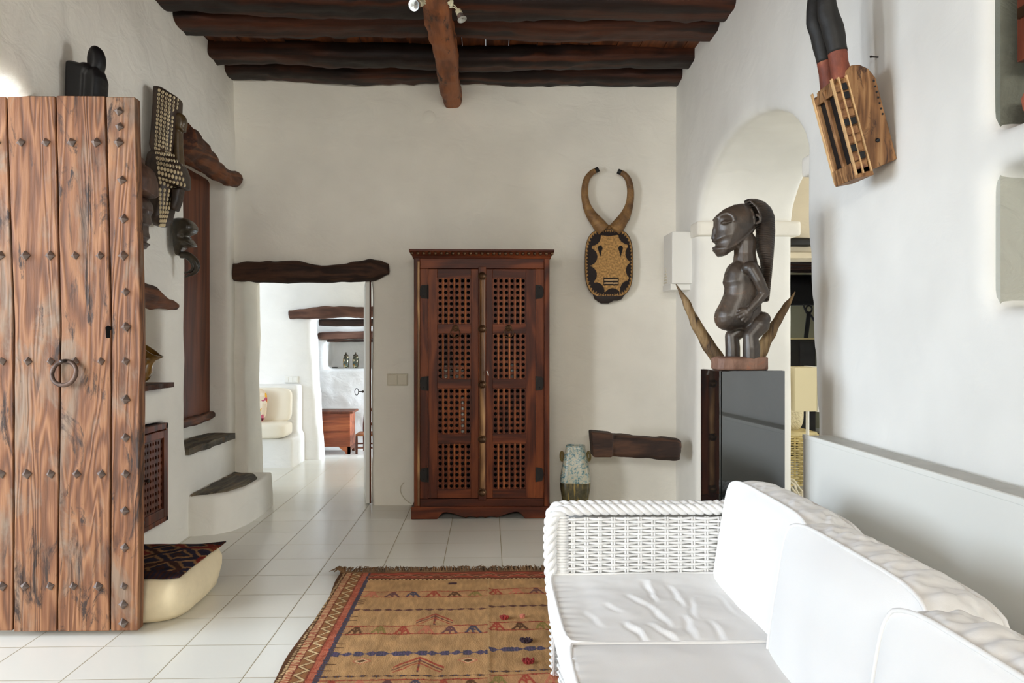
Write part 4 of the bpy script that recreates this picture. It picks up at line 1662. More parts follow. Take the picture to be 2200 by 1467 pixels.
pm = attr_mat('painted_mask_wood', .7, (50, .35, .004), .3)
pb = B().grid(220, 90, plate)
pb.weld(.0004)
rim = B()
rim.rings([[G(1307 + cos(a) * (abs(cos(a)) ** 3.2 + abs(sin(a)) ** 3.2) ** (-1 / 3.2) * 51.5 * k, 566 + sin(a) * (abs(cos(a)) ** 3.2 + abs(sin(a)) ** 3.2) ** (-1 / 3.2) * 74 * k, d) for a in [2 * pi * j / 96 for j in range(96)]] for k, d in ((.92, -.04), (.985, .0), (1, .034))])
pb.build('face_plate', pm, mk, angle=180, col=mask_col)
rim.build('plate_rim', plain('dark_mask_wood', (38, 26, 22), .65, var=.2, bumps=(40, .4, .004)), mk, angle=60)
ch = B().inflate([(1268, 620), (1346, 620), (1345, 632), (1334, 645), (1318, 648), (1306, 654), (1290, 653), (1276, 643)], .03, 12, lambda x, y, h: G(x, y, h + .005), 2)
ch.fuse(.006, 3).build('chin', M['black'] if False else bpy.data.materials['dark_mask_wood'], mk, angle=180)
mhorn = carved('mottled_horn_paint', (84, 56, 32), (148, 110, 64), .6, (176, 138, 86), .5, 12)
B().ell(G(1307, 489, .03), (.022, .02, .018)).build('horn_bridge', mhorn, mk, angle=180)
for sg in (-1, 1):
    cx = 1307
    path = [(9, 496), (20, 483), (37, 461), (47, 438), (50, 412), (46, 388), (36, 374), (26, 368)] if sg < 0 else [(9, 496), (20, 483), (34, 461), (42, 438), (44, 412), (40, 390), (31, 377), (22, 372)]
    P = spline([G(cx + sg * x - (2 if sg < 0 else -2), y, .035) for x, y in path], 8)
    rs = lerps([15, 14.5, 11, 8.2, 7.4, 6.8, 6.2, 5.4], len(P))
    hb = B().tube(P, [r * sm for r in rs], 14).build('horn', mhorn, mk, angle=180)
    e0 = P[-1]
    dr_ = (P[-1] - P[-3]).normalized()
    B().tube([e0 - dr_ * .006, e0 + dr_ * .022], [5.9 * sm, 5.6 * sm], 12).build('horn_tip', M['black'], hb)
    fl = [G(cx + sg * 46, 461, .03), G(cx + sg * 42, 470, .03), G(cx + sg * 27, 492, .03)]
    B().tube(fl, [.006, .013, .012], 8).build('ear', M['black'], hb)

# ---------------------------------------------------------------- slotted box mask with long horns on the right wall
A15 = math.radians(15)
U_, D_ = V((-sin(A15), 0, cos(A15))), V((-cos(A15), 0, -sin(A15)))
O_ = V((1.513, 3.03, 1.975))


def L(a, b_, c):
    return O_ + D_ * a * .9 + V((0, -b_, 0)) + U_ * c


bm_ = thing('box_mask', 'slotted wooden box mask with two long dark horns on the right wall above the sofa', 'mask', O_)
bmw = wood('pale_carved_wood', ((80, 52, 30), (136, 94, 56), (178, 136, 92)), 'Z', 2.2, .6, .5, 7, dark=(66, 40, 24))
bmp_ = carved('worn_red_brown_paint', (92, 48, 32), (166, 122, 76), .6, (196, 158, 112), .5, 14)
sd = [(0, .0), (.09, -.012), (.13, -.012), (.13, .33), (.115, .362), (.085, .378), (.05, .372), (.02, .35), (.0, .31)]
pb = B()
pb.prism(sd, lambda p, t: L(p[0], -.085 + t * .17, p[1]))
pb.build('shell', bmw, bm_, angle=30, bevel=.004)
fb = B()
for b0, b1 in ((-.088, -.072), (-.008, .010), (.072, .088)):
    fb.hexa([L(.12, b0, -.02), L(.12, b1, -.02), L(.185, b1, -.02), L(.185, b0, -.02), L(.12, b0, .34), L(.12, b1, .34), L(.185, b1, .325), L(.185, b0, .325)])
fb.hexa([L(.11, -.088, -.035), L(.11, .088, -.035), L(.19, .088, -.03), L(.19, -.088, -.03), L(.11, -.088, .03), L(.11, .088, .03), L(.188, .088, .03), L(.188, -.088, .03)])
fb.hexa([L(.11, -.088, .295), L(.11, .088, .295), L(.187, .088, .29), L(.187, -.088, .29), L(.11, -.075, .352), L(.11, .075, .352), L(.165, .075, .345), L(.165, -.075, .345)])
fb.build('slotted_face', bmw, bm_, angle=30, bevel=.004)
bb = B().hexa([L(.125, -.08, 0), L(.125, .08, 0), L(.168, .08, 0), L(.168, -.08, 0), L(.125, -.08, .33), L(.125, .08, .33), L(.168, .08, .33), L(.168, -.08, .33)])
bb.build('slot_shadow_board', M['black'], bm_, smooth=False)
# painted checker blocks and two pale ribs on the side seen from the room
for sgn in (1, -1):
    ck = B()
    random.seed(9)
    paint = []
    for r_ in range(10):
        for c_ in range(2):
            a0 = .128 + c_ * .029
            c0 = .0 + r_ * .0325
            h_ = random.uniform(.003, .007)
            ck.hexa([L(a0, sgn * .084, c0), L(a0 + .024, sgn * .084, c0), L(a0 + .024, sgn * (.088 + h_), c0), L(a0, sgn * (.088 + h_), c0),
                     L(a0, sgn * .084, c0 + .028), L(a0 + .024, sgn * .084, c0 + .028), L(a0 + .024, sgn * (.088 + h_), c0 + .028), L(a0, sgn * (.088 + h_), c0 + .028)])
    ck.build('side_blocks', bmp_, bm_, smooth=False, bevel=.002)
    rb = B()
    for a0 in (.118, .1525, .181):
        rb.hexa([L(a0, sgn * .08, -.02), L(a0 + .006, sgn * .08, -.02), L(a0 + .006, sgn * .098, -.02), L(a0, sgn * .098, -.02), L(a0, sgn * .08, .345), L(a0 + .006, sgn * .08, .345), L(a0 + .006, sgn * .098, .345), L(a0, sgn * .098, .345)])
    rb.build('side_ribs', plain('pale_rib_wood', (202, 164, 116), .6, var=.15), bm_, smooth=False, bevel=.002)
    for (r_, c_) in ((9, 0), (8, 0), (5, 0), (5, 1), (2, 1), (1, 0)):
        a0, c0 = .128 + c_ * .029, r_ * .0325
        B().hexa([L(a0 + .001, sgn * .086, c0 + .001), L(a0 + .023, sgn * .086, c0 + .001), L(a0 + .023, sgn * .0965, c0 + .001), L(a0 + .001, sgn * .0965, c0 + .001),
                 L(a0 + .001, sgn * .086, c0 + .027), L(a0 + .023, sgn * .086, c0 + .027), L(a0 + .023, sgn * .0965, c0 + .027), L(a0 + .001, sgn * .0965, c0 + .027)]).build('dark_block', M['black'], bm_, smooth=False, bevel=.002)
    for k in range(7):
        c = L(.012, sgn * .0855, .30 - k * .021)
        B().ell(c, .0042, seg=8, ring=5).build('peg_hole', M['tvblack'], bm_)
    B().ell(L(.06, sgn * .0855, .085), .0085, seg=10, ring=6).build('peg_hole', M['tvblack'], bm_)
horn_red = carved('red_stained_wood', (86, 40, 28), (138, 70, 48), .6, (168, 110, 70), .5, 10)
horn_blk = plain('charred_horn_wood', (26, 24, 22), .6, bumps=(30, .4, .006), var=.2)
for b_ in (.045, -.055):
    c0 = L(.115, b_, .34)
    low_ = [c0, c0 + V((-.012, 0, .06)), c0 + V((-.02, 0, .115))]
    o = B().tube(spline(low_, 6), lerps([.040, .034, .036], 13), 14).build('horn_base', horn_red, bm_, angle=180)
    hi_ = [low_[-1] - V((-.002, 0, .012)), c0 + V((-.035, 0, .19)), c0 + V((-.058, 0, .27)), c0 + V((-.05, 0, .40)), c0 + V((-.03, 0, .55)), c0 + V((.0, 0, .70))]
    B().tube(spline(hi_, 8), lerps([.037, .041, .036, .033, .026, .010], 41), 14).rough(.003, 20, 1).build('horn', horn_blk, o, angle=180)
n0 = at(1882, 123, X=XR - .01)
o = B().tube([n0 + V((.02, 0, 0)), n0 + V((-.02, 0, .002))], .003, 6).ell(n0 + V((-.02, 0, .002)), .005, seg=8, ring=5).build('wall_nail', M['iron'])
tag(o, 'small nail in the right wall just above the box mask', 'nail')

# ---------------------------------------------------------------- masks on the left wall
def plane(Yp):
    def f(px, py, d=0.0):
        p = at(px, py, Y=Yp)
        return V((p.x, Yp - d, p.z))
    return f


def crop(x, y):
    return 280 + x / 3.188, 160 + y / 3.188


# cowrie mask
K = plane(4.826)
sk = 4.826 / F
cm = thing('cowrie_mask', 'tall dark mask covered in rows of pale cowrie shells on the left wall', 'mask', K(365, 330))
dk = carved('dark_oiled_wood', (30, 20, 14), (62, 43, 28), .5, None, .4, 8)


def P_(l):
    return [crop(*p) for p in l]


pb = B()
panel = P_([(200, 92), (222, 90), (250, 95), (280, 112), (310, 132), (340, 150), (366, 170), (362, 260), (345, 420), (325, 560), (195, 560), (172, 500), (185, 380), (196, 220)])
pb.inflate(panel, .085, 10, lambda x, y, h: K(x, y, h), 1.6)
face = P_([(150, 620), (170, 540), (230, 520), (320, 540), (380, 620), (405, 690), (408, 770), (380, 785), (325, 780), (312, 920), (290, 1000), (250, 1045), (205, 1045), (165, 985), (142, 870), (138, 740)])
pb.inflate(face, .11, 16, lambda x, y, h: K(x, y, h), 1.6)
pb.fuse(.006, 3)
pb.build('mask_body', dk, cm, angle=180)
visor_ = P_([(210, 560), (320, 545), (385, 620), (410, 690), (412, 775), (385, 790), (215, 735), (190, 640)])
vb = B().inflate(visor_, .125, 12, lambda x, y, h: K(x, y, h), 1.6)
vb.fuse(.006, 3).build('brow_visor', dk, cm, angle=180)
jb = B().inflate(P_([(318, 775), (388, 780), (372, 870), (345, 945), (305, 925)]), .05, 6, lambda x, y, h: K(x, y, h), 1.6)
jb.fuse(.006, 2).build('jaw', dk, cm, angle=180)
fg = B()
olive = carved('olive_brown_wood', (46, 34, 20), (86, 68, 42), .35, None, .2, 9)
fg.chain([K(*crop(358, 620), .0), K(*crop(352, 500), .0), K(*crop(352, 400), .0)], [.030, .028, .027])
hd_ = P_([(318, 300), (335, 268), (370, 262), (400, 285), (412, 320), (411, 350), (404, 362), (403, 398), (385, 400), (372, 390), (340, 380), (320, 350)])
fg.inflate(hd_, .035, 9, lambda x, y, h: K(x, y, h), 1.2)
fg.tube([K(*crop(325, 272), d) for d in (-.02, .02)] , .012, 8)
fg.fuse(.0045, 2).build('small_figure', olive, cm, angle=180)
er = B().tube([K(*crop(175 + 14 * cos(a), 708 + 30 * sin(a)), .108) for a in [2 * pi * k / 20 for k in range(20)]], .007, 8, closed=True)
er.build('ear', plain('pale_ear_wood', (150, 120, 80), .6), cm)
rd = B().ell(K(*crop(192, 670), .115), (.012, .006, .014)).ell(K(*crop(196, 752), .115), (.010, .006, .012))
rd.build('red_patch', plain('red_felt', (140, 18, 20), .8), cm)
cb = B()
cb.ell((0, 0, 0), (.0078, .006, .0108), seg=10, ring=7)
shellm = plain('cowrie_shell', (214, 196, 158), .3)
sh0 = cb.build('cowrie_shell', shellm)
sl0 = B().box(-.0014, .0014, -.0075, -.0035, -.0085, .0085).build('slit', M['tvblack'], sh0, smooth=False)
spots = []
for c_ in range(6):
    for r_ in range(15):
        t = r_ / 14
        x = (222 + c_ * 25) * (1 - t) + (197 + c_ * 24) * t
        y = 108 + c_ * 13 + (505 - 108 - c_ * 4) * t
        if x > 312 and 245 < y:
            continue
        hx = [.045, .078, .085, .085, .07, .05][c_]
        spots.append((x, y, hx))
for r_ in range(7):
    for c_ in range(8):
        t, q = r_ / 6, c_ / 7
        x0_, x1_ = 205 + 25 * t, 318 + 86 * t ** .7
        x = x0_ + (x1_ - x0_) * q
        y = 545 + 200 * t + 60 * q * (t ** 1.0) + 18 * (1 - t) * q - 6
        if y < 785:
            k = .5 + .5 * sin(pi * min(1, max(0, .15 + .75 * q)))
            spots.append((x, min(y, 778), .075 + .052 * k))
for r_ in range(9):
    for c_ in range(4):
        t, q = r_ / 8, c_ / 3
        x = 228 + (q) * (88 - 60 * t)
        y = 790 + 240 * t + q * 8 * (1 - t)
        spots.append((x, y, .112 - .012 * q))
stuffb = B()
k = -1
for (x, y, hx) in spots:
    px, py = crop(x, y)
    hx = max(B.pillow(panel, .085, 10, px, py), B.pillow(face, .11, 16, px, py), B.pillow(visor_, .125, 12, px, py))
    if hx < .02:
        continue
    k += 1
    # slide the shell along the line of sight onto the carved surface
    for st_ in range(70):
        h_ = .14 - st_ * .002
        p = at(px, py, Y=4.826 - h_ - .001)
        e_ = p - at(px, py, Y=4.826)
        qx, qy = px + e_.x / sk, py - e_.z / sk
        if max(B.pillow(panel, .085, 10, qx, qy), B.pillow(face, .11, 16, qx, qy), B.pillow(visor_, .125, 12, qx, qy)) >= h_:
            break
    if k < 100:
        o = sh0 if k == 0 else sh0.copy()
        if k:
            COL.objects.link(o)
            o2 = sl0.copy()
            COL.objects.link(o2)
            o2.parent = o
        o.parent = cm
        o.location = p - cm.location
        o.rotation_euler = (0, random.uniform(-.3, .3), .25)
    else:
        stuffb.ell(p, (.0085, .006, .012), seg=10, ring=7)
o = stuffb.build('cowrie_shells', shellm, cm)
o['kind'] = 'stuff'

# bent-bearded small mask
Q = plane(5.19)
bmk = thing('curved_mask', 'small dark olive face mask with curved beard on the left wall below the cowrie mask', 'mask', Q(395, 520))
ol = carved('dark_polished_wood', (34, 30, 24), (66, 58, 46), .28, None, .15, 9)
pb = B().inflate(P_([(312, 988), (345, 982), (385, 985), (425, 1005), (450, 1035), (452, 1065), (438, 1090), (402, 1104), (388, 1116), (420, 1128), (450, 1172), (440, 1182), (412, 1185), (378, 1186), (350, 1210), (338, 1245), (322, 1242), (308, 1180), (302, 1080), (304, 1020)]), .085, 11, lambda x, y, h: Q(x, y, h), 1.2)
for d in (-1, 1):
    pb.ell(Q(*crop(375, 1118), d * .07), (.022, .010, .008), (0, -.3, 0))
    pb.tube([Q(*crop(365, 1080), d * .07), Q(*crop(362, 1120), d * .078), Q(*crop(372, 1160), d * .07)], .008, 8)
pb.fuse(.0045, 3).build('face', ol, bmk, angle=180)
for off, endp in ((0, (372, 1388)), (-.0, (368, 1360))):
    path = [(345, 1235), (395, 1240), (440, 1275), (458, 1315), (440, 1355), endp] if endp[1] > 1370 else [(370, 1240), (405, 1262), (428, 1300), (428, 1328), (405, 1350), endp]
    P = spline([Q(*crop(*p), .0) for p in path], 8)
    B().tube(P, lerps([.022, .023, .022, .019, .014, .004] if endp[1] > 1370 else [.016, .015, .013, .011, .009, .003], len(P)), 12).build('beard', ol, bmk, angle=180)

# brown head behind the door edge
W_ = plane(4.36)
hm = thing('crested_head', 'dark brown carved head with a tall domed crest half hidden behind the plank door', 'mask', W_(300, 430))
rdw = carved('red_brown_carved_wood', (54, 34, 26), (94, 64, 48), .55, None, .4, 9)
pb = B().inflate(P_([(40, 575), (52, 558), (76, 562), (72, 600), (105, 618), (142, 652), (165, 720), (170, 828), (140, 842), (60, 850), (-90, 850), (-125, 760), (-90, 640)]), .10, 14, lambda x, y, h: W_(x, y, h), 1.6)
pb.fuse(.006, 3).build('crest', rdw, hm, angle=180)
pb = B().inflate(P_([(-50, 845), (110, 845), (132, 880), (138, 930), (118, 962), (126, 990), (122, 1030), (104, 1030), (104, 1070), (118, 1118), (96, 1128), (88, 1140), (118, 1152), (118, 1168), (92, 1178), (90, 1195), (62, 1200), (-40, 1190), (-70, 1000)]), .09, 14, lambda x, y, h: W_(x, y, h), 1.4)
pb.fuse(.005, 3).build('face', carved('dark_brown_face_wood', (40, 27, 22), (70, 48, 38), .42, None, .3, 9), hm, angle=180)

# black figure above the door
Bk = plane(3.93)
bf = thing('black_figure', 'smooth black carving with an upright oval head on the left wall above the plank door', 'sculpture', Bk(205, 200))


def C2(x, y):
    return x / 5.238, y / 5.238


pb = B()
ov = [C2(1140 + 91 * cos(a), 690 + 168 * sin(a)) for a in [2 * pi * k / 40 for k in range(40)]]
pb.inflate(ov, .05, 17, lambda x, y, h: Bk(x, y, h), 1.2)
body = [C2(*p) for p in ((845, 830), (850, 740), (880, 708), (930, 712), (1040, 742), (1100, 760), (1120, 900), (1100, 1200), (1100, 1700), (860, 1700), (838, 1200))]
pb.inflate(body, .08, 12, lambda x, y, h: Bk(x, y, h), 1.4)
pb.ell(Bk(*C2(1060, 830), .05), (.034, .034, .038))
pb.inflate([C2(*p) for p in ((1000, 900), (1100, 800), (1200, 790), (1232, 900), (1228, 980), (1220, 1100), (1225, 1700), (1000, 1700))], .07, 10, lambda x, y, h: Bk(x, y, h), 1.4)
pb.fuse(.005, 3).build('carving', M['black'], bf, angle=180)
bf.location.x -= .022
cm.location.x -= .02
# ---------------------------------------------------------------- far room seen through the doorway
# leaf of the doorway, swung back into the far room
lf = thing('painted_door', 'narrow white-painted door swung open into the far room with a ring key in its lock', 'door', (-.95, 6.47, 0), None, 'thing')
h0, h1 = V((-.952, 6.47, 0)), V((-1.085, 7.25, 0))
dv = (h1 - h0).normalized()
nv = V((dv.y, -dv.x, 0))
Mx = Matrix.Translation(h0) @ Matrix(((dv.x, nv.x, 0, 0), (dv.y, nv.y, 0, 0), (0, 0, 1, 0), (0, 0, 0, 1)))
ll = (h1 - h0).length
bx(0, ll - .02, -.02, .010, .012, 1.785, Mx).build('panel', M['panelwhite'], lf, smooth=False, bevel=.002)
bx(-.002, .03, .010, .024, .012, 1.785, Mx).build('edge_strip', M['darkdoor'], lf, smooth=False)
bx(ll - .02, ll, -.02, .02, .012, 1.785, Mx).build('edge_strip', M['darkdoor'], lf, smooth=False)
kc = Mx @ V((ll - .06, -.018, at(777, 841, Y=7.2).z))
kd = Mx.to_3x3() @ V((0, -1, 0))
kb = B().tube([kc, kc + kd * .05], .005, 8).ell(kc + kd * .012, .011, seg=10, ring=6)
ce = kc + kd * .066
kb.tube([ce + V((kd.x * .016 * cos(a), kd.y * .016 * cos(a), .030 * sin(a))) for a in [2 * pi * k / 20 for k in range(20)]], .0036, 6, closed=True)
kb.build('key', M['iron'], lf)

FYW = 8.95
d2 = B()
d2.hexa([V((-1.80, 8.6, -.3)), V((-.3, 8.6, -.3)), V((-.3, 9.6, -.3)), V((-1.81, 9.6, -.3)), V((-1.985, 8.6, 1.57)), V((-.3, 8.6, 1.57)), V((-.3, 9.6, 1.57)), V((-1.90, 9.6, 1.57))])
w2 = bx(-4.6, 1.2, FYW, FYW + .3, -.15, 3.3).fuse(.03, 5, .5, [d2], (.02, .5))
struct(w2.build('wall_far', M['plaster_far'], angle=180))
d3 = bx(-1.99, -1.27, 9.8, 10.4, .965, 1.315)
w3 = bx(-4.6, 1.2, 10.0, 10.6, -.15, 3.3).fuse(.03, 3, .5, [d3], (.03, .25))
struct(w3.build('wall_far_end', M['plaster_far'], angle=180))
struct(bx(-4.75, -4.6, 6.9, 10.6, -.1, 3.3).fuse(.06, 0, .5, [bx(-5, -4.2, 7.25, 8.75, .5, 2.3)]).build('wall_far_left', M['plaster_far'], smooth=False))
struct(bx(1.2, 1.35, 6.9, 10.6, -.1, 3.3).fuse(.05, 0, .5, [bx(1, 1.6, 7.25, 8.75, .5, 2.3), bx(1, 1.6, 9.35, 9.9, .4, 2.2)]).build('wall_far_right', M['plaster_far'], smooth=False))  # openings in this unseen wall added for the two far fills
struct(bx(-4.75, 1.35, 6.8, 10.7, 3.0, 3.1).build('ceiling_far', M['plaster_far'], smooth=False))
# lintels
P = spline([at(622, 676, Y=8.93), at(660, 673.5, Y=8.93), at(700, 671.5, Y=8.93), at(740, 670, Y=8.93), at(790, 671, Y=8.93), at(850, 665, Y=8.93), at(930, 662, Y=8.93)], 8)
o = B().tube(P, lerps([.040, .050, .058, .050, .052, .056, .05], len(P)), 14, flat=1.2).rough(.009, 12, 2).build('far_lintel', M['lintel_far'], angle=180)
tag(o, 'reddish-brown crooked lintel over the second opening in the far room', 'lintel', None, 'thing')
o = log((-1.92, 9.28, 1.515), (-.4, 9.28, 1.525), .11, .085, seed=44, amp=.008, n=24).build('rear_lintel', M['lintel_x'], angle=180)
tag(o, 'dark straight lintel just behind the reddish far lintel', 'lintel', None, 'thing')
o = log((-2.08, 10.0, 1.368), (-.6, 10.0, 1.385), .09, .095, seed=47, amp=.010, n=24).build('niche_beam', M['lintel_far'], angle=180)
tag(o, 'brown beam above the far niche with the two jars', 'beam', None, 'thing')
o = log((-1.97, 9.99, 1.305), (-1.2, 9.99, 1.305), .05, .03, seed=49, amp=.004, n=16).build('niche_batten', M['lintel_x'], angle=180)
tag(o, 'thin dark batten along the underside of the far niche beam', 'beam', None, 'thing')
# built-in bench
be = B().box(-4.4, at(631, 1000, Y=8.42).x, 8.40, 8.96, -.1, .30)
be.box(-4.4, at(641, 990, Y=8.75).x, 8.72, 8.96, -.1, .835)
struct(be.fuse(.025, 5, .5).build('trim_4', M['plaster_far'], angle=180))


def puffy(name, label, c, size, mat, tilt=(0, 0, 0), cat='cushion', grp=None, col=None, e=4, part='cover'):
    t = thing(name, label, cat, c, grp)
    R = Matrix.Translation(V(c)) @ Euler(tilt).to_matrix().to_4x4()
    b = B()
    bmesh.ops.create_cube(b.bm, size=2)
    bmesh.ops.subdivide_edges(b.bm, edges=b.bm.edges[:], cuts=14, use_grid_fill=True)
    for v in b.bm.verts:
        p = v.co
        q = (abs(p.x) ** e + abs(p.y) ** e + abs(p.z) ** e) ** (1 / e)
        p = p / q
        v.co = R @ V((p.x * size[0] / 2, p.y * size[1] / 2, p.z * size[2] / 2))
    b.build(part, mat, t, angle=180, col=col)
    return t


cot = plain('ivory_cotton', (238, 230, 214), .9)
c0, c1 = at(560, 938, Y=8.42), at(622, 905, Y=8.5)
puffy('bench_cushion', 'ivory seat cushion on the built-in bench in the far room', ((c1.x - .33), 8.50, .385), (.66, .42, .16), cot, e=6, grp=None)
c0, c1 = at(627, 836, Y=8.66), at(600, 906, Y=8.6)
puffy('bench_cushion', 'ivory back cushion leaning on the built-in bench in the far room', (c0.x - .27, 8.65, .63), (.54, .13, .36), cot, (math.radians(-6), 0, 0), e=6)
fl, nt, bs = new_mat('bright_floral_print')
vor = nd(nt, 'ShaderNodeTexVoronoi', {'Vector': coords(nt), 'Scale': 26.0})
sep = nd(nt, 'ShaderNodeSeparateColor', {0: vor.outputs['Color']})
nt.links.new(ramp(nt, sep.outputs[0], [(0, (232, 214, 190)), (.34, (236, 178, 44)), (.5, (176, 52, 52)), (.66, (92, 32, 40)), (.8, (240, 226, 208)), (.92, (196, 92, 120))], 'CONSTANT'), bs.inputs['Base Color'])
bs.inputs['Roughness'].default_value = .9
pc = at(560, 871, Y=8.45)
puffy('floral_pillow', 'small bright floral pillow standing on the far bench at the doorway edge', (pc.x - .05, 8.46, .635), (.22, .10, .36), fl, (0, math.radians(5), 0), 'pillow', e=3)
# outlet strip on the far wall
p, q = at(612, 822, Y=8.94), at(640, 808, Y=8.94)
t = thing('outlet_strip', 'white triple socket plate on the far room wall above the bench', 'socket plate', ((p.x + q.x) / 2, 8.94, p.z))
bx(p.x, q.x, 8.925, 8.96, p.z, q.z).build('plate', M['whitebox'], t, bevel=.003)
for k in range(3):
    w = (q.x - p.x) / 3
    bx(p.x + k * w + .006, p.x + (k + 1) * w - .006, 8.920, 8.93, p.z + .008, q.z - .008).build('socket', M['whitebox'], t, bevel=.002)
# ginger jars in the far niche
jm, nt, bs = new_mat('painted_maiolica')
bs.inputs['Roughness'].default_value = .3
vor = nd(nt, 'ShaderNodeTexVoronoi', {'Vector': coords(nt), 'Scale': 38.0})
sep = nd(nt, 'ShaderNodeSeparateColor', {0: vor.outputs['Color']})
nt.links.new(ramp(nt, sep.outputs[0], [(0, (66, 66, 48)), (.3, (206, 196, 160)), (.5, (176, 124, 40)), (.66, (70, 90, 84)), (.82, (222, 212, 180)), (.93, (120, 58, 34))], 'CONSTANT'), bs.inputs['Base Color'])
lidm = plain('dark_jar_lid', (74, 62, 40), .35, var=.3)
for k, px in enumerate((743.5, 764)):
    c = at(px, 788.5, Y=10.12)
    c.z = .972
    t = thing('lidded_jar', ['left', 'right'][k] + ' one of two painted lidded jars standing in the far niche', 'jar', c, 'painted jars in the far niche')
    h = 1.0
    B().lathe([(0, 0), (.028, 0), (.032, .006), (.037, .03), (.039, .08), (.037, .118), (.030, .135), (.026, .143), (0, .143)], c, 20).build('body', jm, t)
    B().lathe([(.030, .143), (.031, .150), (.024, .163), (.010, .172), (.006, .178), (.009, .186), (.005, .194), (0, .195)], c, 20).build('lid', lidm, t)
o = B().lathe([(0, 0), (.03, 0), (.04, .006), (.036, .010), (0, .004)], V((at(720, 788, Y=10.1).x, 10.1, .972)), 16).build('small_dish', M['iron'])
tag(o, 'small dark dish lying in the far niche left of the jars', 'dish')
# chest
chm = wood('red_brown_chest_wood', ((84, 38, 20), (138, 70, 38), (168, 96, 56)), 'X', 1.5, .5, .2, 4)
cx0, cx1 = at(700, 975, Y=9.38).x - .25, at(752, 975, Y=9.38).x
ch = thing('wooden_chest', 'red-brown wooden chest with bracket feet in the space beyond the far opening', 'chest', ((cx0 + cx1) / 2, 9.55, 0))
bx(cx0, cx1, 9.38, 9.74, .085, .47).build('body', chm, ch, smooth=False, bevel=.004)
bx(cx0 - .02, cx1 + .035, 9.35, 9.77, .47, .495).build('lid', M['darkdoor'], ch, smooth=False, bevel=.004)
for x, s_ in ((cx1, -1), (cx0, 1)):
    B().prism([(x, 0), (x + s_ * .045, 0), (x + s_ * .06, .03), (x + s_ * .09, .05), (x + s_ * .13, .085), (x, .085)], lambda p, t: V((p[0], 9.375 + t * .04, p[1]))).build('foot', chm, ch, smooth=False)
    B().prism([(9.375, 0), (9.42, 0), (9.45, .04), (9.66, .04), (9.70, 0), (9.74, 0), (9.74, .085), (9.375, .085)], lambda p, t: V((x - t * s_ * -.03, p[0], p[1]))).build('side_skirt', M['darkdoor'], ch, smooth=False)
bx(cx0 + .02, cx1 - .02, 9.372, 9.382, .255, .262).build('front_moulding', M['darkdoor'], ch, smooth=False)
# ladder-back chair
cxl = at(766, 975, Y=9.4).x
cr = thing('rustic_chair', 'small dark wooden ladder-back chair right of the chest in the far space', 'chair', (cxl + .15, 9.5, 0))
for (x, y, h_) in ((cxl, 9.40, .22), (cxl + .30, 9.40, .22), (cxl + .045, 9.68, .52), (cxl + .33, 9.68, .52)):
    B().tube([(x, y, 0), (x, y, h_ * .6), (x + (.012 if h_ > .3 else 0), y + (.03 if h_ > .3 else 0), h_)], [.014, .016, .013], 8).build('leg', M['darkdoor'], cr)
bx(cxl - .012, cxl + .32, 9.385, 9.69, .205, .23).build('seat', plain('brown_rush_seat', (124, 74, 40), .8, var=.2), cr, bevel=.006)
for z_ in (.30, .47):
    bx(cxl + .05, cxl + .335, 9.685, 9.70, z_, z_ + .035).build('back_slat', M['darkdoor'], cr, bevel=.003)
for z_ in (.07, .12):
    B().tube([(cxl, 9.40, z_), (cxl + .30, 9.40, z_)], .009, 8).build('stretcher', M['darkdoor'], cr)

# ---------------------------------------------------------------- next room seen through the arch
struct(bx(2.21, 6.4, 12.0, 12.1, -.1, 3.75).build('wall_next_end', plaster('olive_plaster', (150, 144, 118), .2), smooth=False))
struct(bx(6.3, 6.4, -2.6, 12.0, -.1, 3.75).fuse(.06, 0, .5, [bx(6, 7, 3.2, 5.4, .9, 2.4)]).build('wall_next_right', M['plaster_warm'], smooth=False))
struct(bx(2.2, 6.4, -2.7, -2.6, -.1, 3.75).build('wall_next_front', M['plaster_warm'], smooth=False))
struct(bx(2.1, 6.4, -2.6, 12.0, 3.6, 3.7).build('ceiling_next', M['plaster_warm'], smooth=False))
# cross wall with a wide opening under a flat white lintel
NY = 7.6
nz1 = at(1730, 556, Y=NY).z
nw = B().box(2.21, 6.3, NY, NY + .35, nz1, 3.7)
nw.box(3.6, 6.3, NY, NY + .35, -.1, nz1 + .1)
struct(nw.fuse(.03, 2).build('wall_next_cross', M['plaster_warm'], angle=180))
p, q = at(1698, 530, Y=NY - .02), at(1744, 512, Y=NY - .02)
o = log((2.4, NY - .03, (p.z + q.z) / 2), (q.x, NY - .03, (p.z + q.z) / 2), .12, q.z - p.z, seed=60, amp=.006, n=20).build('short_beam', M['tvblack'], angle=180)
tag(o, 'short black beam end set in the pale wall seen through the arch', 'beam', None, 'thing')
lt = B().box(2.21, 3.7, NY - .06, NY, nz1, at(1730, 543, Y=NY).z)
struct(lt.build('trim_5', M['plaster_warm'], smooth=False, bevel=.01))
# dark timber ceiling of the space behind
for k in range(7):
    zz = 2.36 - k * .03
    o = log((2.19, NY + .5 + k * .33, nz1 + .16 - k * .0), (6.33, NY + .5 + k * .33, nz1 + .17), .26, .14, seed=70 + k, amp=.012, n=24).build('low_rafter', M['joist'], angle=180)
    tag(o, 'dark rafter of the low timber ceiling glimpsed through the arch', 'ceiling beam', 'dark rafters glimpsed through the arch', 'thing')
zb0, zb1 = at(1735, 656, Y=10.2).z, at(1735, 590, Y=10.2).z
o = log((2.19, 10.25, (zb0 + zb1) / 2), (6.33, 10.25, (zb0 + zb1) / 2), .2, zb1 - zb0, seed=80, amp=.006, n=20).build('black_header', M['tvblack'], angle=180)
tag(o, 'broad black wooden header above the hanging strap seen through the arch', 'beam', None, 'thing')
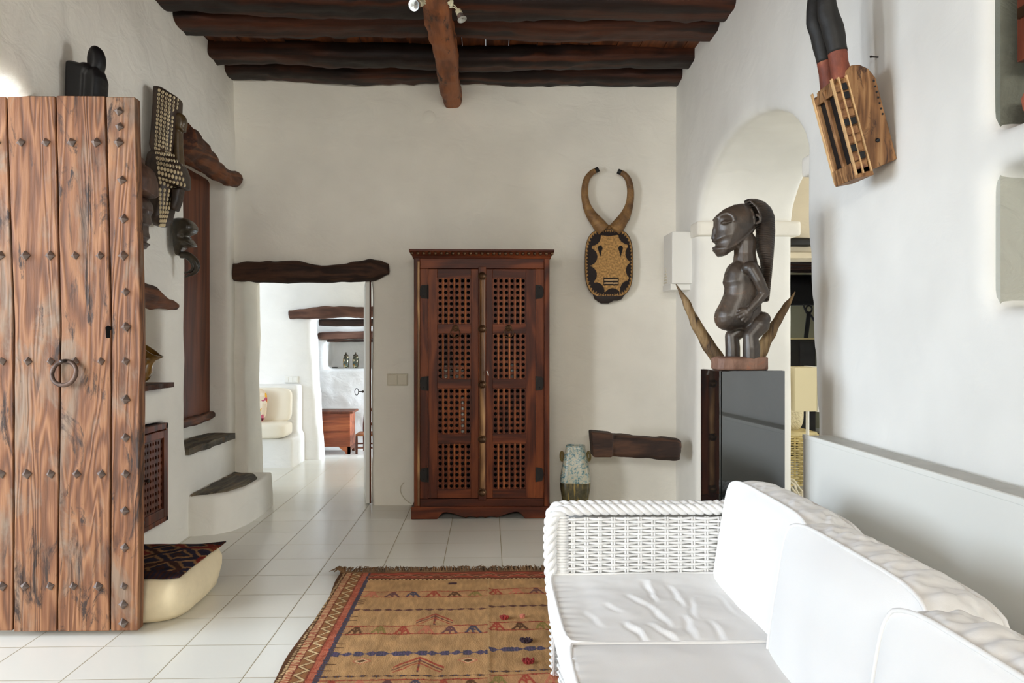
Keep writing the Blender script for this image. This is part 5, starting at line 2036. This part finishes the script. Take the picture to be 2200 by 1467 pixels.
# hanging strap
YS = 10.1
st = thing('hanging_strap', 'black strap hanging from a ring below the black header seen through the arch', 'strap', at(1736, 656, Y=YS))
rc = at(1738, 664, Y=YS)
rs_ = YS / F
B().tube([rc + V((6.5 * rs_ * cos(a), 0, 7.5 * rs_ * sin(a))) for a in [2 * pi * k / 20 for k in range(20)]], .011, 8, closed=True).build('ring', M['tvblack'], st)
pa, pb_ = at(1738, 671, Y=YS), at(1731, 730, Y=YS)
w = 4.6 * rs_
B().hexa([pb_ + V((-w, -.006, 0)), pb_ + V((w, -.006, 0)), pb_ + V((w, .006, 0)), pb_ + V((-w, .006, 0)), pa + V((-w, -.006, 0)), pa + V((w, -.006, 0)), pa + V((w, .006, 0)), pa + V((-w, .006, 0))]).build('webbing', M['tvblack'], st, smooth=False)
B().tube(spline([at(1726, 655, Y=YS), at(1729, 664, Y=YS), at(1734, 674, Y=YS)], 5), .010, 6).tube(spline([at(1742, 676, Y=YS), at(1746, 684, Y=YS), at(1750, 690, Y=YS)], 5), .014, 6).build('cord', M['tvblack'], st)
# black framed cabinet with dark glass
BYY = 8.9
c0, c1 = at(1690, 885, Y=BYY), at(1752.5, 727, Y=BYY)
tv = thing('black_cabinet', 'tall black cabinet with a dark glass front and pale top seen through the arch', 'cabinet', ((c0.x + c1.x) / 2, BYY + .2, 0))
bx(c0.x - .2, c1.x, BYY, BYY + .4, 0, c1.z - .012).build('body', M['tvblack'], tv, smooth=False, bevel=.004)
g0, g1 = at(1718, 860, Y=BYY), at(1750, 735, Y=BYY)
bx(g0.x, g1.x, BYY - .012, BYY + .002, .3, g1.z).build('glass_door', M['tvgrey'], tv, smooth=False)
bx(c0.x - .21, c1.x + .008, BYY - .02, BYY + .41, c1.z - .012, c1.z + .006).build('top', M['straw'], tv, smooth=False)
# cream box on a slim stand
WYY = 6.45
c0, c1 = at(1708, 884, Y=WYY), at(1756, 789, Y=WYY)
wbx = thing('cream_display_box', 'cream lacquered box on a slim stand in front of the wicker chair beyond the arch', 'box', ((c0.x + c1.x) / 2, WYY + .1, 0))
bx(c0.x, c1.x, WYY, WYY + .28, c0.z, c1.z).build('box', M['cream'], wbx, smooth=False, bevel=.004)
bx(c1.x, c1.x + .03, WYY - .004, WYY + .284, c0.z - .004, c1.z + .004).build('side_board', M['panelwhite'], wbx, smooth=False, bevel=.003)
B().tube([(c1.x - .0, WYY + .2, 0), (c1.x - .0, WYY + .2, c0.z + .02)], .014, 10).build('stand', M['whitebox'], wbx)
bx(c1.x - .12, c1.x + .12, WYY + .08, WYY + .32, 0, .012).build('foot_plate', M['whitebox'], wbx, bevel=.003)
# wicker armchair beyond
M['wick2'] = plain('natural_wicker', (196, 178, 122), .6, var=.12)
WY2 = 6.95
wx0, wx1 = at(1690, 935, Y=WY2).x, at(1747, 935, Y=WY2).x
wz_top, wz_seat = at(1720, 854, Y=WY2).z, at(1720, 925, Y=WY2).z
wc = thing('wicker_armchair', 'natural wicker armchair half hidden behind the arch jamb in the next room', 'armchair', ((wx0 + wx1) / 2, WY2 + .2, 0))


def weave2(org, U, W, N, lu, lw, nm):
    b = weave(org, U, W, N, lu, lw, du=.045, dw=.020, r=.010, amp=.009, seed=2)
    b.build(nm, M['wick2'], wc, angle=180, recalc=False)


weave2(V((wx0 - .1, WY2 + .32, wz_seat - .02)), (1, 0, 0), (0, 0, 1), (0, -1, 0), wx1 - wx0 + .1, wz_top - wz_seat + .02, 'back')
weave2(V((wx0 - .1, WY2 - .1, .06)), (1, 0, 0), (0, 0, 1), (0, -1, 0), wx1 - wx0 + .08, wz_seat - .10, 'front_apron')
bx(wx0 - .1, wx1 + .0, WY2 - .11, WY2 + .34, wz_seat - .045, wz_seat).build('seat', M['straw'], wc, bevel=.015)
bx(wx1 - .0, wx1 + .03, WY2 - .08, WY2 + .32, .02, wz_seat - .045).build('side_frame', M['wick2'], wc, bevel=.01)
tb = B().tube([(wx0 - .1, WY2 + .32, wz_top), (wx1 + .0, WY2 + .32, wz_top)], .03, 10)
tb.build('top_rail', M['straw'], wc)
for (x, y) in ((wx0 - .08, WY2 - .08), (wx1, WY2 - .08), (wx0 - .08, WY2 + .3), (wx1, WY2 + .3)):
    B().tube([(x, y, 0), (x, y, wz_seat - .02)], .018, 8).build('leg', M['wick2'], wc)
puffy('woolly_throw', 'cream woolly throw bunched on the wicker armchair beyond the arch', (at(1702, 835, Y=WY2 + .1).x - .02, WY2 + .12, wz_seat + .15), (.22, .24, .32), plain('cream_wool', (226, 214, 178), .95, bumps=(50, .9, .02)), cat='throw', e=3)
# magazine stack
p = at(1762, 935, Y=7.0)
for k in range(3):
    pass
mgz = B().box(p.x - .02, p.x + .22, 6.90, 7.12, p.z - .04, p.z + .025)
# low table carrying the magazines
tbl = thing('low_white_table', 'low pale table beside the wicker armchair beyond the arch', 'table', (p.x + .2, 7.0, 0))
bx(p.x - .03, p.x + .5, 6.86, 7.18, p.z - .065, p.z - .04).build('tabletop', M['straw'], tbl, bevel=.004)
for (x, y) in ((p.x - .0, 6.89), (p.x + .47, 6.89), (p.x - .0, 7.15), (p.x + .47, 7.15)):
    B().tube([(x, y, 0), (x, y, p.z - .06)], .014, 8).build('leg', M['straw'], tbl)
o = mgz.build('grey_book', plain('grey_cloth', (96, 94, 92), .7, var=.3), smooth=False, bevel=.004)
tag(o, 'thick grey book lying on the low pale table beyond the arch', 'book')
# coiled white cable
cc = at(1716, 1030, Y=5.95)
cb = B()
pts = []
for k in range(150):
    a = k * .33
    r_ = .10 + .035 * sin(k * .9) + .02 * sin(k * .37)
    pts.append((cc.x + .02 + r_ * cos(a) * .8, 6.12 + r_ * sin(a) * .45 + .03 * sin(k * .21), .02 + .22 * abs(sin(k * .115)) * (.5 + .5 * sin(a))))
cb.tube(spline(pts, 3), .008, 6)
pts = [(cc.x + .1, 6.05, .16), (cc.x + .06, 5.95, .06), (cc.x - .04, 5.9, .018), (cc.x - .14, 5.93, .03), (cc.x - .22, 5.96, .09)]
cb.tube(spline(pts, 6), .008, 6)
o = cb.build('cable_coil', M['white_wire'], angle=180)
tag(o, 'tangled coil of white cable on the floor below the wicker armchair', 'cable')

# ---------------------------------------------------------------- right edge: shutter and pot in the upper niche
sh = thing('window_shutter', 'red-brown wooden shutter edge in the upper wall niche at the right edge of the photo', 'shutter', (1.60, 2.2, 2.1), None, 'thing')
p = at(2184, 135, Y=2.30)
shm = wood('varnished_shutter', ((62, 26, 16), (100, 46, 28), (134, 70, 42)), 'Z', 1.2, .4, .15, 3)
bx(p.x, p.x + .05, 1.5, 2.30, p.z, 2.93).build('leaf', shm, sh, smooth=False, bevel=.004)
bx(p.x - .008, p.x, 2.22, 2.285, p.z + .12, p.z + .15).build('hasp', M['brass'], sh, smooth=False)
c = at(2238, 262, Y=2.25)
o = B().lathe([(0, 0), (.03, 0), (.045, .03), (.05, .06), (.04, .085), (.03, .09), (0, .085)], V((c.x, 2.25, 1.935)), 20).build('terracotta_pot', plain('terracotta', (164, 88, 62), .8))
tag(o, 'small terracotta pot on the niche ledge under the shutter at the right edge', 'pot')

# ---------------------------------------------------------------- spot lamps on the girder
lampw = plain('warm_white_porcelain', (206, 200, 170), .35)
lampg = plain('mirror_reflector', (190, 190, 186), .15, .8)


def spot(label, base, neck, face, r_face, wire):
    t = thing('spot_lamp', label, 'lamp', base, 'small spot lamps on the ceiling girder')
    d = (face - neck).normalized()
    n = V((0, 0, 1)).rotation_difference(d).to_matrix().to_4x4()
    Lh = (face - neck).length
    B().lathe([(0, 0), (.015, 0), (.017, .004), (.017, Lh * .42), (.014, Lh * .44), (0, Lh * .44)], neck, 16, n).build('socket', lampw, t)
    B().lathe([(.014, Lh * .42), (.018, Lh * .55), (r_face * .8, Lh * .82), (r_face, Lh), (r_face * .92, Lh), (0, Lh * .93)], neck, 20, n).build('bulb', lampg, t)
    for dz in (-.006, .006):
        B().tube(spline([base + V((0, 0, dz)), base.lerp(neck, .5) + V((0, 0, .012 + dz)), neck + V((0, 0, dz * .6))], 5), .003, 6).build('wire', lampw, t)


spot('white-backed spot lamp on the left side of the ceiling girder', at(914, 6, Y=4.25), at(907, 6, Y=4.2), at(889, 11, Y=4.12), .030, 0)
spot('clear spot lamp hanging on wires on the right side of the ceiling girder', at(966, 14, Y=4.4), at(984, 22, Y=4.38), at(993, 42, Y=4.36), .026, 0)
c = at(968, 6, Y=4.4)
o = B().tube(spline([c + V((-.01, 0, -.01)), c + V((.004, 0, .012)), c + V((.010, -.01, .0)), c + V((.004, 0, -.016)), c + V((-.012, 0, .004))], 5), .007, 8).build('wire_knot', lampw)
tag(o, 'knot of pale lamp wire on the right flank of the ceiling girder', 'wire')

# ---------------------------------------------------------------- daylight and added fills
w = bpy.data.worlds.new('sky')
SC.world = w
w.use_nodes = True
w.node_tree.nodes['Background'].inputs[0].default_value = (.75, .87, 1.0, 1)
w.node_tree.nodes['Background'].inputs[1].default_value = .8


def area(name, loc, rot, sx, sy, power, color, spread=180):
    l = bpy.data.lights.new(name, 'AREA')
    l.shape = 'RECTANGLE'
    l.size, l.size_y, l.energy, l.color = sx, sy, power, color
    l.spread = math.radians(spread)
    o = bpy.data.objects.new(name, l)
    COL.objects.link(o)
    o.location = loc
    o.rotation_euler = [math.radians(a) for a in rot]
    return o


# daylight outside the entrance on the left: open sky high up, then an added diagonal fill, and an added high fill behind the viewer
area('daylight_entrance_sky', (-6.0, 2.4, 2.3), (0, -90, 0), 2.4, 3.0, 312, (.74, .86, 1.0))
area('fill_entrance_diagonal', (-5.5, -.6, 1.8), (0, -90, 38), 2.4, 2.0, 405, (.95, .98, 1.0))  # extra panel added to brighten the back right corner
area('fill_behind_viewer', (-.3, -2.95, 2.5), (90, 0, 0), 2.6, .5, 145, (1.0, .98, .90))  # added fill from out of view, no known window here
area('daylight_far_room', (-4.9, 8.0, 1.4), (0, -90, 0), 1.7, 1.4, 14, (.8, .9, 1.0))
area('fill_far_right', (1.45, 8.0, 1.4), (0, 90, 0), 1.7, 1.4, 26, (1.0, .92, .76))  # added to spread light more evenly over the far room
area('fill_far_end', (1.45, 9.62, 1.3), (0, 90, 0), 1.6, .5, 210, (.72, .84, 1.0))  # added to brighten the space beyond the far opening
area('daylight_next_room', (6.5, 4.3, 1.65), (0, 90, 0), 1.4, 2.1, 138, (.92, .97, 1.0))

# ---------------------------------------------------------------- camera and picture
cam = bpy.data.cameras.new('camera')
cam.sensor_width = 36
cam.sensor_fit = 'HORIZONTAL'
cam.lens = F / 2200 * 36
cam.clip_start = .05
co_ = bpy.data.objects.new('camera', cam)
COL.objects.link(co_)
co_.location = (0, 0, H)
co_.rotation_euler = (pi / 2, 0, -TH)
SC.camera = co_
SC.view_settings.view_transform = 'Standard'
SC.view_settings.look = 'None'
SC.view_settings.gamma = 1
SC.view_settings.exposure = 0
SC.view_settings.use_curve_mapping = False
SC.cycles.use_denoising = True
SC.cycles.max_bounces = 10
SC.cycles.diffuse_bounces = 6
